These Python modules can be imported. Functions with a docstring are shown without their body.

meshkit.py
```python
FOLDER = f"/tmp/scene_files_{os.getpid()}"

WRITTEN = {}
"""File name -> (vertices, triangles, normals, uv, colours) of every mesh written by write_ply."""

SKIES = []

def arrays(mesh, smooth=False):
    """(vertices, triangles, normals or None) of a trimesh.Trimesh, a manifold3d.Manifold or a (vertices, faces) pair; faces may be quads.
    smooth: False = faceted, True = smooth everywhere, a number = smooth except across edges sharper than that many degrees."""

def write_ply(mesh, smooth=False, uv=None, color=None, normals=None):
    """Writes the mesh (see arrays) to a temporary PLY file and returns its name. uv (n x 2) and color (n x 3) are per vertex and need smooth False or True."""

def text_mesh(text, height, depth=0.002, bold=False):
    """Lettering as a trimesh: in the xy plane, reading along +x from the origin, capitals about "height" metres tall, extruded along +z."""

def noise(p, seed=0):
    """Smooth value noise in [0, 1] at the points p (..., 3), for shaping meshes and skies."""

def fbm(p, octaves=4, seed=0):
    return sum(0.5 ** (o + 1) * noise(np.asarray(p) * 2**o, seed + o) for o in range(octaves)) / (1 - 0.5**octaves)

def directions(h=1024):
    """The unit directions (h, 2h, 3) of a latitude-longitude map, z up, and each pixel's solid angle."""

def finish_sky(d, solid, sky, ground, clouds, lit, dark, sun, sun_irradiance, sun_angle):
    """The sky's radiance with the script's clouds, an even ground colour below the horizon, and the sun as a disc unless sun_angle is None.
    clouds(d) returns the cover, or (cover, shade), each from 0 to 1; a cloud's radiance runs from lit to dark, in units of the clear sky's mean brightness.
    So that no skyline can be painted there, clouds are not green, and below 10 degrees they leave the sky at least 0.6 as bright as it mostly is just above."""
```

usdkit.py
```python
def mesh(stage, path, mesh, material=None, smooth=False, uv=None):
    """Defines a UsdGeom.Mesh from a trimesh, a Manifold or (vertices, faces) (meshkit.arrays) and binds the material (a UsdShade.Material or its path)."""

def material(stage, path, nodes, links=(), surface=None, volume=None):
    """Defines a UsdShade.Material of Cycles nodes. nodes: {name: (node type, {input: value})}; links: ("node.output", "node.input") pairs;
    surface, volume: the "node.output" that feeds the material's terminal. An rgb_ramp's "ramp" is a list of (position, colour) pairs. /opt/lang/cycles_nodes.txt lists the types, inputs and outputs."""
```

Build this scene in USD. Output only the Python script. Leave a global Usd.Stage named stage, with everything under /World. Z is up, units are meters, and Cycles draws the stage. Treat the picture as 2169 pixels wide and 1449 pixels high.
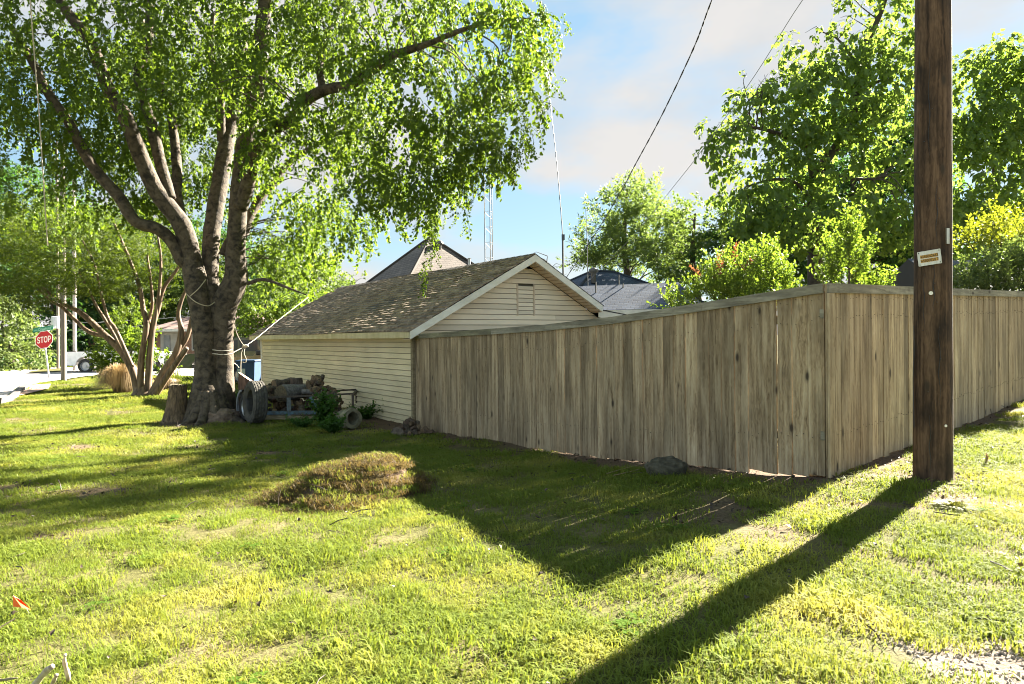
import math, random
import numpy as np, trimesh, usdkit, meshkit
from scipy.interpolate import RBFInterpolator
from pxr import Usd, UsdGeom, UsdLux, UsdShade, Gf, Sdf, Vt

stage = Usd.Stage.CreateInMemory()
stage.SetDefaultPrim(UsdGeom.Xform.Define(stage, '/World').GetPrim())
UsdGeom.SetStageUpAxis(stage, 'Z'); UsdGeom.SetStageMetersPerUnit(stage, 1.0)
UsdGeom.Scope.Define(stage, '/World/Looks')
L = '/World/Looks/'

# ------------------------------------------------------------------ camera
FPX, CX, CY, CAMZ = 1440.0, 1084.5, 724.5, 1.5          # focal length in pixels of the 2169 px wide picture
ROLL, PITCH = 0.0105, 0.0080
EXPOSURE = 3.5
_r, _p = ROLL, PITCH
RIGHT = np.array([math.cos(_r), 0, -math.sin(_r)])
UP0 = np.array([math.sin(_r), 0, math.cos(_r)])
FWD = np.array([0, 1, 0]) * math.cos(_p) - UP0 * math.sin(_p)
UP = UP0 * math.cos(_p) + np.array([0, 1, 0]) * math.sin(_p)
EYE = np.array([0, 0, CAMZ])
cam = UsdGeom.Camera.Define(stage, '/World/camera')
cam.CreateHorizontalApertureAttr(36.0); cam.CreateVerticalApertureAttr(36.0 * 684 / 1024)
cam.CreateFocalLengthAttr(36.0 * FPX / 2169)
cam.CreateClippingRangeAttr(Gf.Vec2f(0.05, 5000))
cam.CreateExposureAttr(EXPOSURE)
cam.AddTransformOp().Set(Gf.Matrix4d(*[float(q) for row in (RIGHT, UP, -FWD, EYE) for q in (*row, 1.0 if row is EYE else 0.0)]))

# ------------------------------------------------------------------ sky and sun
SUN_AZ, SUN_EL = math.radians(45.9), math.radians(28.8)
SUN = np.array([math.sin(SUN_AZ) * math.cos(SUN_EL), math.cos(SUN_AZ) * math.cos(SUN_EL), math.sin(SUN_EL)])
SKY_STRENGTH, SUN_POWER, CLOUD = 0.056, 1.25, 1.26
usdkit.material(stage, L + 'sky', {
    'sky': ('sky_texture', {'sky_type': 'single_scattering', 'sun_disc': False, 'sun_elevation': SUN_EL, 'sun_rotation': SUN_AZ, 'altitude': 100.0, 'air_density': 1.0, 'aerosol_density': 0.2, 'ozone_density': 1.0}),
    'tc': ('texture_coordinate', {}),
    'map': ('mapping', {'scale': (1.0, 1.0, 2.1), 'location': (0.35, 0.9, 0.25)}),
    'n': ('noise_texture', {'scale': 2.6, 'detail': 9.0, 'roughness': 0.52}),
    'ramp': ('rgb_ramp', {'ramp': [(0.0, (0.0,) * 3), (0.45, (0.05,) * 3), (0.53, (0.50,) * 3), (0.62, (0.93,) * 3), (1, (1,) * 3)]}),
    'zz': ('separate_xyz', {}), 'low': ('map_range', {'from_min': 0.0, 'from_max': 0.45, 'to_min': 0.06, 'to_max': -0.01, 'clamp': True}), 'sum': ('math', {'math_type': 'add'}),
    'n2': ('noise_texture', {'scale': 5.0, 'detail': 6.0, 'roughness': 0.55}),
    'cc': ('rgb_ramp', {'ramp': [(0.32, (CLOUD * .93, CLOUD * .94, CLOUD * .95)), (0.58, (CLOUD * 1.10, CLOUD * 1.05, CLOUD * 1.0))]}),
    'air': ('mix', {'fac': .88, 'color2': (.46, .80, 1.02)}),
    'mix': ('mix', {}),
    'bg': ('background_shader', {'strength': SKY_STRENGTH})},
    [('tc.generated', 'map.vector'), ('map.vector', 'n.vector'), ('map.vector', 'n2.vector'), ('tc.generated', 'zz.vector'), ('zz.z', 'low.value'), ('n.fac', 'sum.value1'), ('low.result', 'sum.value2'), ('sum.value', 'ramp.fac'), ('n2.fac', 'cc.fac'),
     ('ramp.color', 'mix.fac'), ('sky.color', 'air.color1'), ('air.color', 'mix.color1'), ('cc.color', 'mix.color2'), ('mix.color', 'bg.color')], surface='bg.background')
dome = UsdLux.DomeLight.Define(stage, '/World/sky')
UsdShade.MaterialBindingAPI.Apply(dome.GetPrim()).Bind(UsdShade.Material.Get(stage, L + 'sky'))
dome.GetPrim().SetCustomDataByKey('kind', 'structure')
sun = UsdLux.DistantLight.Define(stage, '/World/sun')
sun.CreateIntensityAttr(SUN_POWER); sun.CreateAngleAttr(0.55); sun.CreateColorAttr(Gf.Vec3f(1.0, 0.92, 0.78))
sun.CreateNormalizeAttr(True)
_x = np.cross([0, 0, 1], SUN); _x /= np.linalg.norm(_x); _y = np.cross(SUN, _x)
sun.AddTransformOp().Set(Gf.Matrix4d(*[float(q) for row in (_x, _y, SUN, (0, 0, 30)) for q in (*row, 1.0 if row[2] == 30 else 0.0)]))


# ------------------------------------------------------------------ geometry helpers
def at(px, py, depth):
    """The point seen at a pixel of the photograph, at a depth in metres along the view axis."""
    return EYE + depth * (FWD + (px - CX) / FPX * RIGHT - (py - CY) / FPX * UP)


_ctl = np.array([
    (0, 0, -1.5), (-3, 3, -1.52), (3, 2.5, -1.46), (2.95, 6.4, -1.37), (3.83, 6.2, -1.345), (8.74, 11.6, -1.155), (6.5, 7.5, -1.24), (10, 6, -1.2),
    (-1.95, 13.4, -1.77), (.51, 9.885, -1.665), (1.05, 9.12, -1.625), (-.70, 11.6, -1.71), (1.8, 8.03, -1.525), (2.3, 7.32, -1.455), (-6.6, 14.6, -1.72), (-4.5, 14.5, -1.75), (-11.4, 21.2, -1.72), (-8.2, 22, -1.76), (-20.3, 29.7, -1.65),
    (-14.8, 19.8, -1.75), (-19.1, 29, -1.67), (-16, 38, -1.66), (-23, 42, -1.62), (-13, 31, -1.70), (0, 6, -1.5), (-6, 6, -1.6), (-12, 12, -1.72), (-20, 12, -1.8),
    (12, 20, -1.1), (10, 32, -1.3), (0, 32, -1.6), (-60, 60, -1.6), (60, 60, -1.2), (0, 120, -1.5), (-60, -40, -1.6), (60, -40, -1.3), (0, -40, -1.5), (-150, 150, -1.5), (150, 150, -1.3)])
_rbf = RBFInterpolator(_ctl[:, :2], _ctl[:, 2] + CAMZ, kernel='linear', smoothing=0.02)


def G(x, y):
    """Height of the ground."""
    x, y = np.broadcast_arrays(np.asarray(x, float), np.asarray(y, float))
    q = np.stack([np.clip(x.ravel(), -150, 150), np.clip(y.ravel(), -40, 150)], 1)
    return _rbf(q).reshape(x.shape)


def g1(x, y): return float(G(np.array([x]), np.array([y]))[0])


def ground_at(px, py):
    d = FWD + (px - CX) / FPX * RIGHT - (py - CY) / FPX * UP
    lo, hi = 1.0, 90.0
    for _ in range(40):
        m = (lo + hi) / 2
        q = EYE + d * m
        if q[2] > g1(q[0], q[1]): lo = m
        else: hi = m
    return EYE + d * lo


class MB:
    def __init__(s): s.v, s.f, s.n = [], [], 0
    def add(s, v, f):
        v = np.asarray(v, float); f = np.asarray(f, int)
        if f.shape[1] == 4: f = np.vstack([f[:, [0, 1, 2]], f[:, [0, 2, 3]]])
        s.v.append(v); s.f.append(f + s.n); s.n += len(v); return s
    def get(s): return np.vstack(s.v), np.vstack(s.f)


BOXF = np.array([[0, 3, 2, 1], [4, 5, 6, 7], [0, 1, 5, 4], [1, 2, 6, 5], [2, 3, 7, 6], [3, 0, 4, 7]])


def hexa(b, t):
    """A solid of 4 bottom and 4 top corners, counter-clockwise from above."""
    return np.vstack([b, t]).astype(float), BOXF


def box(o, u, v, w):
    """A box at corner o with edge vectors u, v, w."""
    o, u, v, w = (np.asarray(a, float) for a in (o, u, v, w))
    if np.dot(np.cross(u, v), w) < 0: u, v = v, u
    return hexa([o, o + u, o + u + v, o + v], [o + w, o + u + w, o + u + v + w, o + v + w])


def cbox(c, size, rz=0.0, bevel=0.0):
    if bevel:
        m = trimesh.creation.box(size)
        h = np.array(size) / 2; pts = []
        for sx in (-1, 1):
            for sy in (-1, 1):
                for sz in (-1, 1):
                    c0 = h * (sx, sy, sz)
                    for k in range(3):
                        d = np.array([bevel] * 3) * (-sx, -sy, -sz); d[k] = 0
                        pts.append(c0 + d)
        m = trimesh.convex.convex_hull(np.array(pts))
        v, f = np.array(m.vertices), np.array(m.faces)
    else:
        m = trimesh.creation.box(size); v, f = np.array(m.vertices), np.array(m.faces)
    cs, sn = math.cos(rz), math.sin(rz)
    return v @ np.array([[cs, sn, 0], [-sn, cs, 0], [0, 0, 1]]) + np.asarray(c, float), f


def smooth_path(p, k=4):
    p = np.asarray(p, float)
    if len(p) < 3: return np.array([p[0] + (p[-1] - p[0]) * t for t in np.linspace(0, 1, k + 1)])
    q = np.vstack([2 * p[0] - p[1], p, 2 * p[-1] - p[-2]]); out = []
    for i in range(1, len(q) - 2):
        for t in np.arange(k) / k:
            a, b, c, d = q[i - 1:i + 3]
            out.append(.5 * ((2 * b) + (c - a) * t + (2 * a - 5 * b + 4 * c - d) * t * t + (3 * b - a - 3 * c + d) * t ** 3))
    out.append(p[-1]); return np.array(out)


def tube(p, r, n=8, cap=True):
    p = np.asarray(p, float); r = np.broadcast_to(np.asarray(r, float), (len(p),))
    t = np.gradient(p, axis=0); t /= np.maximum(np.linalg.norm(t, axis=1, keepdims=True), 1e-9)
    ref = np.array([0, 0, 1.0]) if abs(t[0][2]) < .9 else np.array([0, 1.0, 0])
    a = np.cross(t[0], ref); a /= np.linalg.norm(a); V = []
    for i in range(len(p)):
        a = a - t[i] * np.dot(a, t[i]); a /= max(np.linalg.norm(a), 1e-9); b = np.cross(t[i], a)
        ang = np.arange(n) * 2 * math.pi / n
        V.append(p[i] + r[i] * (np.cos(ang)[:, None] * a + np.sin(ang)[:, None] * b))
    V = np.vstack(V); F = []
    for i in range(len(p) - 1):
        k = np.arange(n); k2 = (k + 1) % n
        F.append(np.stack([i * n + k, i * n + k2, (i + 1) * n + k2], 1)); F.append(np.stack([i * n + k, (i + 1) * n + k2, (i + 1) * n + k], 1))
    F = np.vstack(F)
    if cap:
        m = len(V); V = np.vstack([V, p[0], p[-1]]); k = np.arange(n); k2 = (k + 1) % n; e = (len(p) - 1) * n
        F = np.vstack([F, np.stack([k2, k, np.full(n, m)], 1), np.stack([e + k, e + k2, np.full(n, m + 1)], 1)])
    return V, F


def rock(c, size, seed, sub=3, amp=.35, flat=.25):
    m = trimesh.creation.icosphere(sub, 1.0); v = np.array(m.vertices)
    d = meshkit.fbm(v * 1.3 + seed * 7.3, 4, seed) - .5
    v = v * (1 + amp * 2 * d)[:, None]
    v = v * (1 + .30 * (meshkit.fbm(v * 3.6 + seed, 3, seed + 5) - .5) * (amp > .4))[:, None]
    v = np.sign(v) * np.abs(v) ** .8
    v[:, 2] = np.maximum(v[:, 2], -flat)
    return v * np.asarray(size) + np.asarray(c), np.array(m.faces)


def extrude(poly, o, ux, uz, w):
    """A closed outline in the plane (ux, uz) at o, given thickness vector w."""
    from shapely.geometry import Polygon
    m = trimesh.creation.extrude_polygon(Polygon(poly), 1.0, engine='earcut')
    v = np.array(m.vertices)
    V = np.asarray(o, float) + v[:, :1] * np.asarray(ux, float) + v[:, 1:2] * np.asarray(uz, float) + v[:, 2:] * np.asarray(w, float)
    f = np.array(m.faces)
    if np.dot(np.cross(ux, uz), w) < 0: f = f[:, ::-1]
    return V, f


def nrm(a): a = np.asarray(a, float); return a / np.linalg.norm(a)


# ------------------------------------------------------------------ prims
_used, _loc = {}, {}


def free(path):
    if path not in _used: _used[path] = 0; return path
    while True:
        _used[path] += 1
        q = f'{path}_{_used[path]:03d}'
        if q not in _used: _used[q] = 0; return q


def tag(p, label=None, cat=None, group=None, kind=None):
    p = stage.GetPrimAtPath(p) if isinstance(p, str) else p
    for k, x in (('label', label), ('category', cat), ('group', group), ('kind', kind)):
        if x: p.SetCustomDataByKey(k, x)
    return p


def thing(name, label, cat, loc=(0, 0, 0), group=None, kind=None):
    p = free('/World/' + name); x = UsdGeom.Xform.Define(stage, p)
    x.AddTranslateOp().Set(Gf.Vec3d(*map(float, loc))); _loc[p] = np.asarray(loc, float)
    tag(x.GetPrim(), label, cat, group, kind); return p


def obj(name, mesh, mat, parent=None, smooth=False, uv=None, label=None, cat=None, group=None, kind=None):
    p = free((parent or '/World') + '/' + name)
    v, f, n = meshkit.arrays(mesh, False)
    off = _loc.get('/'.join(p.split('/')[:3]), np.zeros(3)) if parent else np.zeros(3)
    usdkit.mesh(stage, p, (v - off, f), L + str(mat), smooth=smooth, uv=uv)
    tag(p, label, cat, group, kind)
    return p


def primvar(path, name, values):
    UsdGeom.PrimvarsAPI(stage.GetPrimAtPath(path)).CreatePrimvar(name, Sdf.ValueTypeNames.FloatArray, 'vertex').Set(Vt.FloatArray.FromNumpy(np.asarray(values, np.float32)))


def quat_from(R):
    """Rotation matrices (n,3,3) to quaternions w,x,y,z."""
    from scipy.spatial.transform import Rotation
    q = Rotation.from_matrix(R).as_quat(); return q[:, [3, 0, 1, 2]]


def scatter(name, parent, protos, mat, pos, quat, scale, idx, kind='stuff', label=None, cat=None):
    """A PointInstancer: protos are (vertices, faces), or (vertices, faces, material)."""
    p = free((parent or '/World') + '/' + name); pi = UsdGeom.PointInstancer.Define(stage, p)
    if parent: pos = np.asarray(pos) - _loc.get(parent, np.zeros(3))
    t = []
    for k, pr in enumerate(protos):
        q = p + f'/sprig_{k + 1:03d}'
        usdkit.mesh(stage, q, pr[:2], L + (pr[2] if len(pr) > 2 else mat)); t.append(q)
    pi.CreatePrototypesRel().SetTargets([Sdf.Path(q) for q in t])
    pi.CreateProtoIndicesAttr(Vt.IntArray.FromNumpy(np.asarray(idx, np.int32)))
    pi.CreatePositionsAttr(Vt.Vec3fArray.FromNumpy(np.asarray(pos, np.float32)))
    qh = np.asarray(quat, np.float32)
    pi.CreateOrientationsAttr(Vt.QuathArray([Gf.Quath(float(a), float(b), float(c), float(d)) for a, b, c, d in qh]))
    sc = np.asarray(scale, np.float32)
    if sc.ndim == 1: sc = np.repeat(sc[:, None], 3, 1)
    pi.CreateScalesAttr(Vt.Vec3fArray.FromNumpy(sc))
    tag(pi.GetPrim(), label, cat, kind=kind); return p


# ------------------------------------------------------------------ materials
def M(name, stops, scale=(4, 4, 4), detail=5.0, rough=.7, bump=0.0, bdist=.01, spec=.5, metal=0.0, distortion=0.0, coat=0.0, fine=None):
    """Principled surface whose colour runs over a noise in world space."""
    if np.ndim(scale) == 0: scale = (scale,) * 3
    if not isinstance(stops[0], tuple): stops = [(0.25, tuple(.85 * c for c in stops)), (0.75, tuple(min(1, 1.12 * c) for c in stops))]
    n = {'g': ('geometry', {}), 'm': ('mapping', {'scale': scale}), 'n': ('noise_texture', {'scale': 1.0, 'detail': detail, 'roughness': .6, 'distortion': distortion}),
         'r': ('rgb_ramp', {'ramp': stops}), 'p': ('principled_bsdf', {'roughness': rough, 'specular_ior_level': spec, 'metallic': metal, 'coat_weight': coat})}
    l = [('g.position', 'm.vector'), ('m.vector', 'n.vector'), ('n.fac', 'r.fac'), ('r.color', 'p.base_color')]
    if bump:
        n['b'] = ('bump', {'strength': bump, 'distance': bdist})
        if fine:
            n['n2'] = ('noise_texture', {'scale': fine, 'detail': 4.0}); l += [('g.position', 'n2.vector'), ('n2.fac', 'b.height')]
        else: l += [('n.fac', 'b.height')]
        l += [('b.normal', 'p.normal')]
    usdkit.material(stage, L + name, n, l, surface='p.BSDF'); return name


def leafmat(name, stops, trans=.45, tcol=(1.25, 1.35, .55), rough=.5, spec=.3, patch=0.0):
    n = {'g': ('geometry', {}), 'r': ('rgb_ramp', {'ramp': stops}), 'p': ('principled_bsdf', {'roughness': rough, 'specular_ior_level': spec}),
         't': ('translucent_bsdf', {}), 'tc': ('mix', {'mix_type': 'multiply', 'fac': 1.0, 'color2': tcol}), 'mx': ('mix_closure', {'fac': trans})}
    l = [('r.color', 'p.base_color'), ('r.color', 'tc.color1'), ('tc.color', 't.color'), ('p.BSDF', 'mx.closure1'), ('t.BSDF', 'mx.closure2')]
    if patch:
        n['n'] = ('noise_texture', {'scale': 0.9, 'detail': 4.0, 'roughness': .6}); n['mr'] = ('map_range', {'from_min': .3, 'from_max': .7, 'to_min': -patch, 'to_max': patch}); n['ad'] = ('math', {'math_type': 'add', 'use_clamp': True})
        l += [('g.position', 'n.vector'), ('n.fac', 'mr.value'), ('g.random_per_island', 'ad.value1'), ('mr.result', 'ad.value2'), ('ad.value', 'r.fac')]
    else: l += [('g.random_per_island', 'r.fac')]
    usdkit.material(stage, L + name, n, l, surface='mx.closure'); return name


leafmat('leaf_box_elder', [(0, (.075, .13, .022)), (.5, (.145, .195, .034)), (1, (.25, .265, .06))], trans=.52, tcol=(2.3, 2.0, .75))
leafmat('leaf_catalpa', [(0, (.085, .145, .042)), (.55, (.145, .205, .055)), (1, (.24, .27, .08))], trans=.5, tcol=(2.6, 2.2, .95))
leafmat('leaf_myrtle', [(0, (.055, .085, .012)), (.5, (.09, .13, .018)), (1, (.16, .18, .025))], trans=.48, tcol=(2.1, 2.0, .6))
leafmat('leaf_dark', [(0, (.04, .085, .03)), (.6, (.075, .135, .04)), (1, (.14, .20, .055))], trans=.45, tcol=(1.9, 2.1, .7))
leafmat('leaf_mid', [(0, (.065, .11, .034)), (.6, (.105, .16, .042)), (1, (.17, .215, .06))], trans=.48, tcol=(2.5, 2.15, .9))
leafmat('leaf_bluish', [(0, (.09, .14, .05)), (.6, (.16, .21, .07)), (1, (.24, .28, .10))], trans=.52, tcol=(2.2, 2.0, .95))
leafmat('leaf_bright', [(0, (.10, .155, .03)), (.6, (.17, .215, .045)), (1, (.28, .29, .075))], trans=.5, tcol=(1.9, 1.8, .75))
leafmat('leaf_pale', [(0, (.13, .17, .06)), (.6, (.21, .25, .10)), (1, (.34, .36, .18))], trans=.4, tcol=(1.5, 1.6, .8))
leafmat('leaf_yellow', [(0, (.15, .19, .03)), (.6, (.24, .26, .05)), (1, (.34, .29, .06))], trans=.5, tcol=(1.7, 1.5, .5))
leafmat('leaf_red', [(0, (.22, .09, .05)), (1, (.34, .20, .10))], trans=.45, tcol=(1.5, 1.2, .8))
leafmat('leaf_weed', [(0, (.05, .11, .02)), (1, (.12, .20, .035))], trans=.4, tcol=(1.8, 2.1, .6))
leafmat('leaf_lawn', [(0, (.08, .14, .02)), (1, (.16, .21, .035))], trans=.35, tcol=(1.6, 1.6, .6), rough=.8, spec=.03)
leafmat('grass_blade', [(0, (.14, .185, .032)), (.18, (.235, .255, .055)), (.42, (.37, .345, .115)), (.72, (.50, .445, .22)), (1, (.58, .52, .34))], trans=.38, tcol=(1.5, 1.38, .8), rough=.7, spec=.08, patch=.34)
leafmat('grass_dry', [(0, (.15, .17, .035)), (.3, (.24, .21, .07)), (.6, (.34, .265, .12)), (.85, (.26, .17, .09)), (1, (.13, .08, .045))], trans=.35, tcol=(1.4, 1.3, .8), spec=.08, patch=.2)
leafmat('grass_mound', [(0, (.13, .10, .05)), (.25, (.29, .23, .11)), (.55, (.42, .345, .175)), (.8, (.50, .43, .23)), (1, (.24, .25, .06))], trans=.4, tcol=(1.4, 1.3, .7), spec=.05)
leafmat('straw', [(0, (.30, .22, .12)), (.6, (.45, .34, .19)), (1, (.52, .43, .27))], trans=.25, tcol=(1.2, 1.1, .8))
leafmat('litter', [(0, (.05, .035, .025)), (.6, (.11, .075, .05)), (.9, (.20, .15, .10)), (1, (.42, .38, .30))], trans=.1)

M('bark_grey', [(.34, (.014, .010, .006)), (.42, (.038, .028, .018)), (.52, (.072, .054, .035)), (.72, (.125, .098, .066))], scale=(8, 8, 8.5), detail=11, rough=.9, bump=.8, bdist=.04, distortion=.5)
M('bark_branch', [(.3, (.028, .021, .014)), (.7, (.085, .066, .046))], scale=(12, 12, 6), rough=.9, bump=.6, bdist=.02)
M('bark_myrtle', [(.35, (.06, .036, .021)), (.52, (.145, .092, .052)), (.72, (.27, .19, .12))], scale=(14, 14, 1.6), detail=6, rough=.75, bump=.4, bdist=.015, distortion=.4)
M('bark_rough', [(.35, (.03, .022, .016)), (.6, (.10, .075, .052)), (.8, (.17, .14, .10))], scale=(22, 22, 7), rough=.95, bump=1.0, bdist=.03)
M('bark_red', [(.32, (.04, .022, .015)), (.55, (.115, .062, .040)), (.8, (.22, .125, .08))], scale=(24, 24, 4), rough=.9, bump=.9, bdist=.02)
M('bark_stump', [(.32, (.035, .025, .016)), (.5, (.12, .080, .045)), (.75, (.26, .18, .10))], scale=(16, 16, 5), rough=.95, bump=1.0, bdist=.04, distortion=.6)
M('cut_wood', [(.3, (.20, .13, .075)), (.7, (.36, .25, .15))], scale=(30, 30, 30), rough=.8, bump=.4)
M('cut_wood_old', [(.3, (.055, .045, .025)), (.7, (.14, .115, .065))], scale=(20, 20, 20), rough=.9, bump=.4)
M('cut_wood_pink', [(.3, (.34, .20, .14)), (.7, (.52, .34, .25))], scale=(30, 30, 30), rough=.8, bump=.3)
M('log_grey', [(.3, (.06, .055, .05)), (.5, (.13, .12, .11)), (.8, (.25, .235, .22))], scale=(14, 30, 14), rough=.9, bump=.8, bdist=.02)
M('stone_brown', [(.3, (.07, .05, .035)), (.55, (.17, .12, .085)), (.8, (.27, .21, .16))], scale=7, detail=8, rough=.95, bump=.9, bdist=.03)
M('stone_moss', [(.3, (.020, .018, .011)), (.5, (.055, .050, .03)), (.75, (.13, .115, .08))], scale=9, detail=9, rough=.95, bump=1.0, bdist=.03)
M('stone_pale', [(.3, (.10, .09, .05)), (.6, (.22, .20, .125)), (.85, (.34, .32, .22))], scale=9, detail=8, rough=.95, bump=.8, bdist=.03)
M('fascia', [(.3, (.56, .53, .42)), (.7, (.72, .69, .58))], scale=(2.5, 2.5, 6), rough=.55)
M('fascia_dirty', [(.3, (.38, .32, .17)), (.6, (.52, .46, .28)), (.8, (.62, .57, .40))], scale=(5, 5, 1.2), rough=.6)
M('soffit', (.56, .44, .31), rough=.7)
M('trim_white', (.76, .73, .64), rough=.55)
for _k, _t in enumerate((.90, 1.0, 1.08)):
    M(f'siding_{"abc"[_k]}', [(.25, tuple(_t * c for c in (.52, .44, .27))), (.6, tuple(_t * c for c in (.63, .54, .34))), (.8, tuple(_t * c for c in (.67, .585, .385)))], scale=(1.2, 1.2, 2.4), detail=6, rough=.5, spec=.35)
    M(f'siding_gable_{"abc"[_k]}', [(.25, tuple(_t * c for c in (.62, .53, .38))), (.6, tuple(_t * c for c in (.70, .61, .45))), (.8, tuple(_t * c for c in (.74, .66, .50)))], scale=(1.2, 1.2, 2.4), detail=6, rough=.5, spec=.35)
M('wall_core', (.10, .09, .06), rough=.8)
for _k, (_a, _b) in enumerate((((.13, .094, .066), (.29, .22, .155)), ((.085, .062, .044), (.20, .15, .105)), ((.18, .135, .095), (.38, .295, .21)), ((.15, .115, .085), (.32, .25, .185)))):
    M(f'shingle_{"abcd"[_k]}', [(.35, _a), (.65, _b)], scale=(9, 9, 9), detail=8, rough=.95, bump=.5, bdist=.01, fine=160.0)
M('roof_dark_edge', (.045, .04, .035), rough=.9)
M('asphalt', [(.35, (.30, .27, .25)), (.65, (.42, .385, .36))], scale=(2, 2, 2), detail=8, rough=.95, bump=.3, bdist=.005, fine=60.0)
M('concrete', [(.35, (.36, .31, .27)), (.65, (.47, .41, .37))], scale=(2, 2, 2), detail=7, rough=.95, bump=.2, fine=60.0)
M('concrete_red', [(.35, (.36, .23, .17)), (.65, (.46, .31, .24))], scale=(2, 2, 2), detail=7, rough=.95)
M('kerb_dark', (.10, .09, .085), rough=.95)
M('galvanised', [(.3, (.36, .37, .38)), (.7, (.48, .49, .50))], scale=20, rough=.45, metal=.6)
M('steel_dark', [(.3, (.055, .06, .065)), (.7, (.10, .11, .12))], scale=20, rough=.5, metal=.4)
M('sign_red', (.42, .008, .012), rough=.4)
M('sign_white', (.80, .74, .70), rough=.4)
M('sign_green', (.015, .20, .11), rough=.4)
M('sign_mint', (.45, .74, .60), rough=.4)
M('plate_metal', [(.3, (.40, .38, .30)), (.7, (.60, .58, .50))], scale=(30, 30, 4), rough=.32, metal=.75)
M('plate_orange', (.48, .25, .03), rough=.5)
M('black_print', (.045, .032, .015), rough=.5)
M('white_tag', (.75, .72, .62), rough=.5)
M('nail', (.06, .06, .06), rough=.4, metal=.8)
M('pole_grey', [(.3, (.10, .082, .065)), (.7, (.21, .18, .15))], scale=(25, 25, 1.2), rough=.9, bump=.5)
M('rubber', [(.3, (.016, .016, .015)), (.7, (.040, .038, .035))], scale=12, rough=.85)
M('rubber_dusty', [(.3, (.028, .026, .020)), (.7, (.075, .068, .055))], scale=9, rough=.9)
M('rim_silver', (.45, .46, .47), rough=.35, metal=.8)
M('blue_paint', [(.40, (.06, .065, .058)), (.52, (.06, .10, .125)), (.7, (.085, .165, .215))], scale=18, rough=.7, bump=.4)
M('blue_grey_paint', [(.38, (.08, .085, .08)), (.7, (.13, .16, .17))], scale=18, rough=.7, bump=.4)
M('timber_old', [(.3, (.12, .09, .05)), (.7, (.26, .21, .12))], scale=(6, 6, 30), rough=.9, bump=.5)
M('rust_dark', [(.3, (.03, .025, .02)), (.7, (.09, .065, .045))], scale=15, rough=.8)
M('bin_blue', [(.3, (.006, .032, .085)), (.7, (.010, .05, .12))], scale=6, rough=.65)
M('bin_label', (.28, .36, .36), rough=.6)
M('rope_white', (.42, .39, .32), rough=.9)
M('rope_tan', (.40, .34, .24), rough=.9)
M('cable_black', (.035, .035, .04), rough=.6)
M('cable_grey', (.16, .17, .18), rough=.6)
M('flag_orange', (.80, .10, .01), rough=.5)
M('car_green', (.055, .065, .035), rough=.25, coat=1.0)
M('car_gold', (.22, .17, .085), rough=.3, coat=1.0)
M('car_white', (.80, .81, .82), rough=.3, coat=.8)
M('car_black', (.012, .012, .013), rough=.4)
M('lamp_red', (.30, .01, .012), rough=.2)
M('lamp_clear', (.6, .6, .62), rough=.15)
M('chrome', (.6, .6, .6), rough=.15, metal=1.0)
M('soil', [(.3, (.045, .028, .018)), (.7, (.115, .075, .05))], scale=6, detail=9, rough=1.0, bump=1.0, bdist=.04)
M('gravel', [(.3, (.24, .20, .165)), (.5, (.34, .295, .25)), (.75, (.46, .42, .37))], scale=28, detail=6, rough=1.0, bump=1.0, bdist=.02)
M('driftwood', [(.3, (.22, .17, .13)), (.7, (.50, .44, .36))], scale=(20, 20, 20), rough=.9, bump=.6)
M('brick_dark', (.2, .1, .07))
M('shingle_slate', [(.35, (.055, .065, .09)), (.65, (.10, .115, .15))], scale=6, rough=.9, bump=.4, fine=120.0)
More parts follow.
